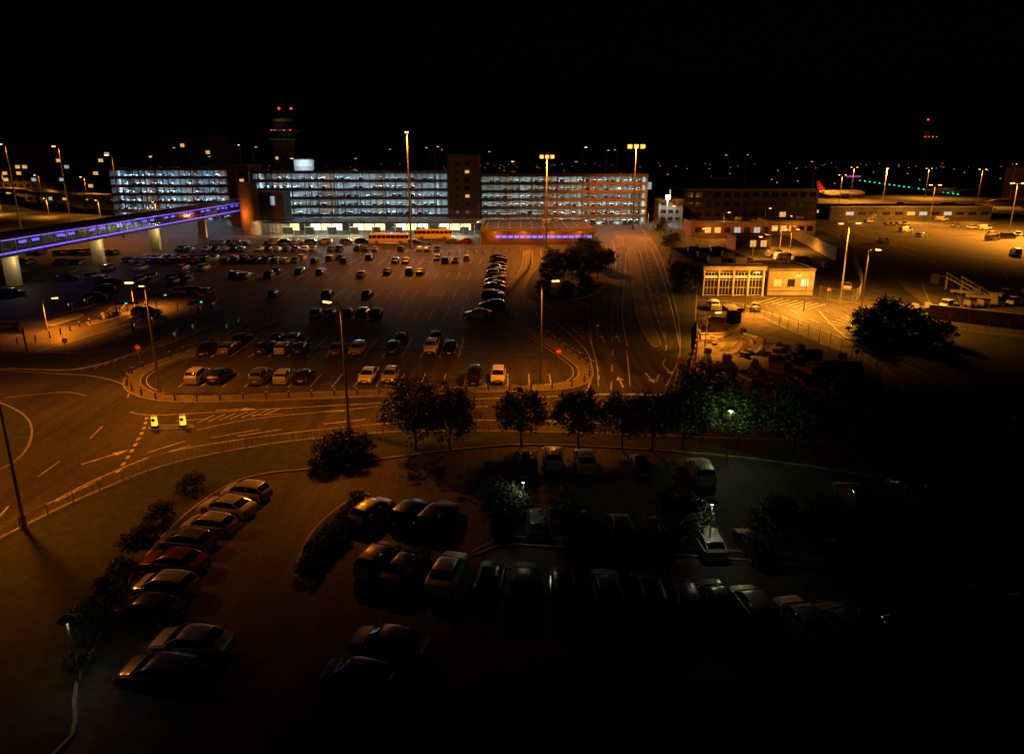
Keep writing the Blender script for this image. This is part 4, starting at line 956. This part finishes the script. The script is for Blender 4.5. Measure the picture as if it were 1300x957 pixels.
# ------------------------------------------------------------------ distant lights
mb = MB(); rr = random.Random(77)
for i in range(220):
    y = rr.uniform(480, 2600); x = rr.uniform(-.82, .82)*y
    if x < -.1*y and rr.random() < .6: continue
    hh = rr.uniform(7, 14); k = rr.choices(['e_dist', 'e_distw', 'e_red'], [8, 1.6, .15])[0]; r_ = .16+.00017*y
    mb.cyl((x, y, 0), (x, y, hh), .12, .08, 5, 'steel'); mb.box((x, y-.2, hh), (r_*2.2, r_*2, r_*1.3), k)
mb.obj('distant_street_lamps')
for (u, v, Yv) in ((304,184,340),(320,186,340),(552,186,330),(545,188,360),(562,190,390),(740,187,350),(783,190,360),(770,190,340),(497,190,380),(216,187,360),(926,197,380),(948,196,420),(625,192,400),(1035,205,420),(1290,208,450)):
    lamp(u, 240, v, 0, rr.uniform(0, 3), arms=1, Yb=Yv, big=True, lens='e_dist' if u not in (304, 740, 1290) else 'e_sod')
mb = MB()
for i in range(30):
    f = i/29; x, y = P(1036+f*180, 222+f*26); mb.cyl((x, y, 0), (x, y, .5), .3, .3, 8, 'dark'); r_ = .35+.0007*y; mb.cyl((x, y, .5), (x, y, .5+r_), r_, r_*.7, 8, 'e_green')
mb.obj('taxiway_lights')
mb = MB(); rr = random.Random(9)
for i in range(150):
    y = rr.uniform(700, 2500); x = rr.uniform(-.85, .85)*y; w = rr.uniform(15, 60); hh = rr.uniform(5, 13)
    mb.box((x, y, hh/2), (w, rr.uniform(10, 30), hh), rr.choice(['concd', 'brick', 'concd']))
    for j in range(int(w/8)):
        if rr.random() < .08: mb.box((x-w/2+4+j*8, y-16, hh*.6), (1.2, .3, 1.0), 'e_win')
    mb.box((x, y, hh+.6), (w*.9, 6, 1.2), 'roof', top=(.9, .1))
mb.obj('distant_buildings')
mb = MB(); rr = random.Random(13)
for i in range(1500):
    x = rr.uniform(-1800, 1800); y = 1300+rr.uniform(0, 200); c = Vector((x, y, rr.uniform(1, 9)))
    for j in range(3):
        n_ = Vector((rr.gauss(0, 1), rr.gauss(0, 1), rr.gauss(0, 1))).normalized(); a = n_.orthogonal().normalized(); b_ = n_.cross(a); q = c+Vector((rr.gauss(0, 3), 0, rr.gauss(0, 1.5)))
        mb.face([q-a*4, q-b_*2.5, q+a*4, q+b_*2.5], 'leaf2')
mb.obj('distant_treeline')
mb = MB(); mb.box((0, 0, 9), (14, .5, 1.4), 'e_mag'); mb.cyl((-5, .3, 0), (-5, .3, 9), .2, .2, 6, 'steel'); mb.cyl((5, .3, 0), (5, .3, 9), .2, .2, 6, 'steel'); mb.box((0, .35, 9), (14.6, .2, 2), 'dark'); mb.obj('illuminated_sign', (XA(1085, 214, 700), 700, 0))

# ------------------------------------------------------------------ sky
w = bpy.data.worlds.new("World"); sc.world = w; w.use_nodes = True; nt = w.node_tree
sky = nt.nodes.new('ShaderNodeTexSky'); sky.sky_type = 'NISHITA'; sky.sun_disc = False
sky.sun_elevation = math.radians(1.0); sky.sun_rotation = math.radians(200)
nt.links.new(sky.outputs['Color'], nt.nodes['Background'].inputs['Color']); nt.nodes['Background'].inputs['Strength'].default_value = .0003

# ------------------------------------------------------------------ camera
cam = bpy.data.cameras.new('camera'); co = bpy.data.objects.new('camera', cam); sc.collection.objects.link(co)
cam.lens = 24; cam.sensor_width = 36; cam.sensor_fit = 'HORIZONTAL'; cam.shift_y = -44.5/1300; cam.clip_end = 9000; cam.clip_start = .5
co.location = (0, 0, CAM_H); co.rotation_euler = (math.pi/2-TILT, 0, 0); sc.camera = co
sc.view_settings.view_transform = 'Standard'; sc.view_settings.look = 'None'; sc.view_settings.exposure = 0
print('objects', len(sc.objects))
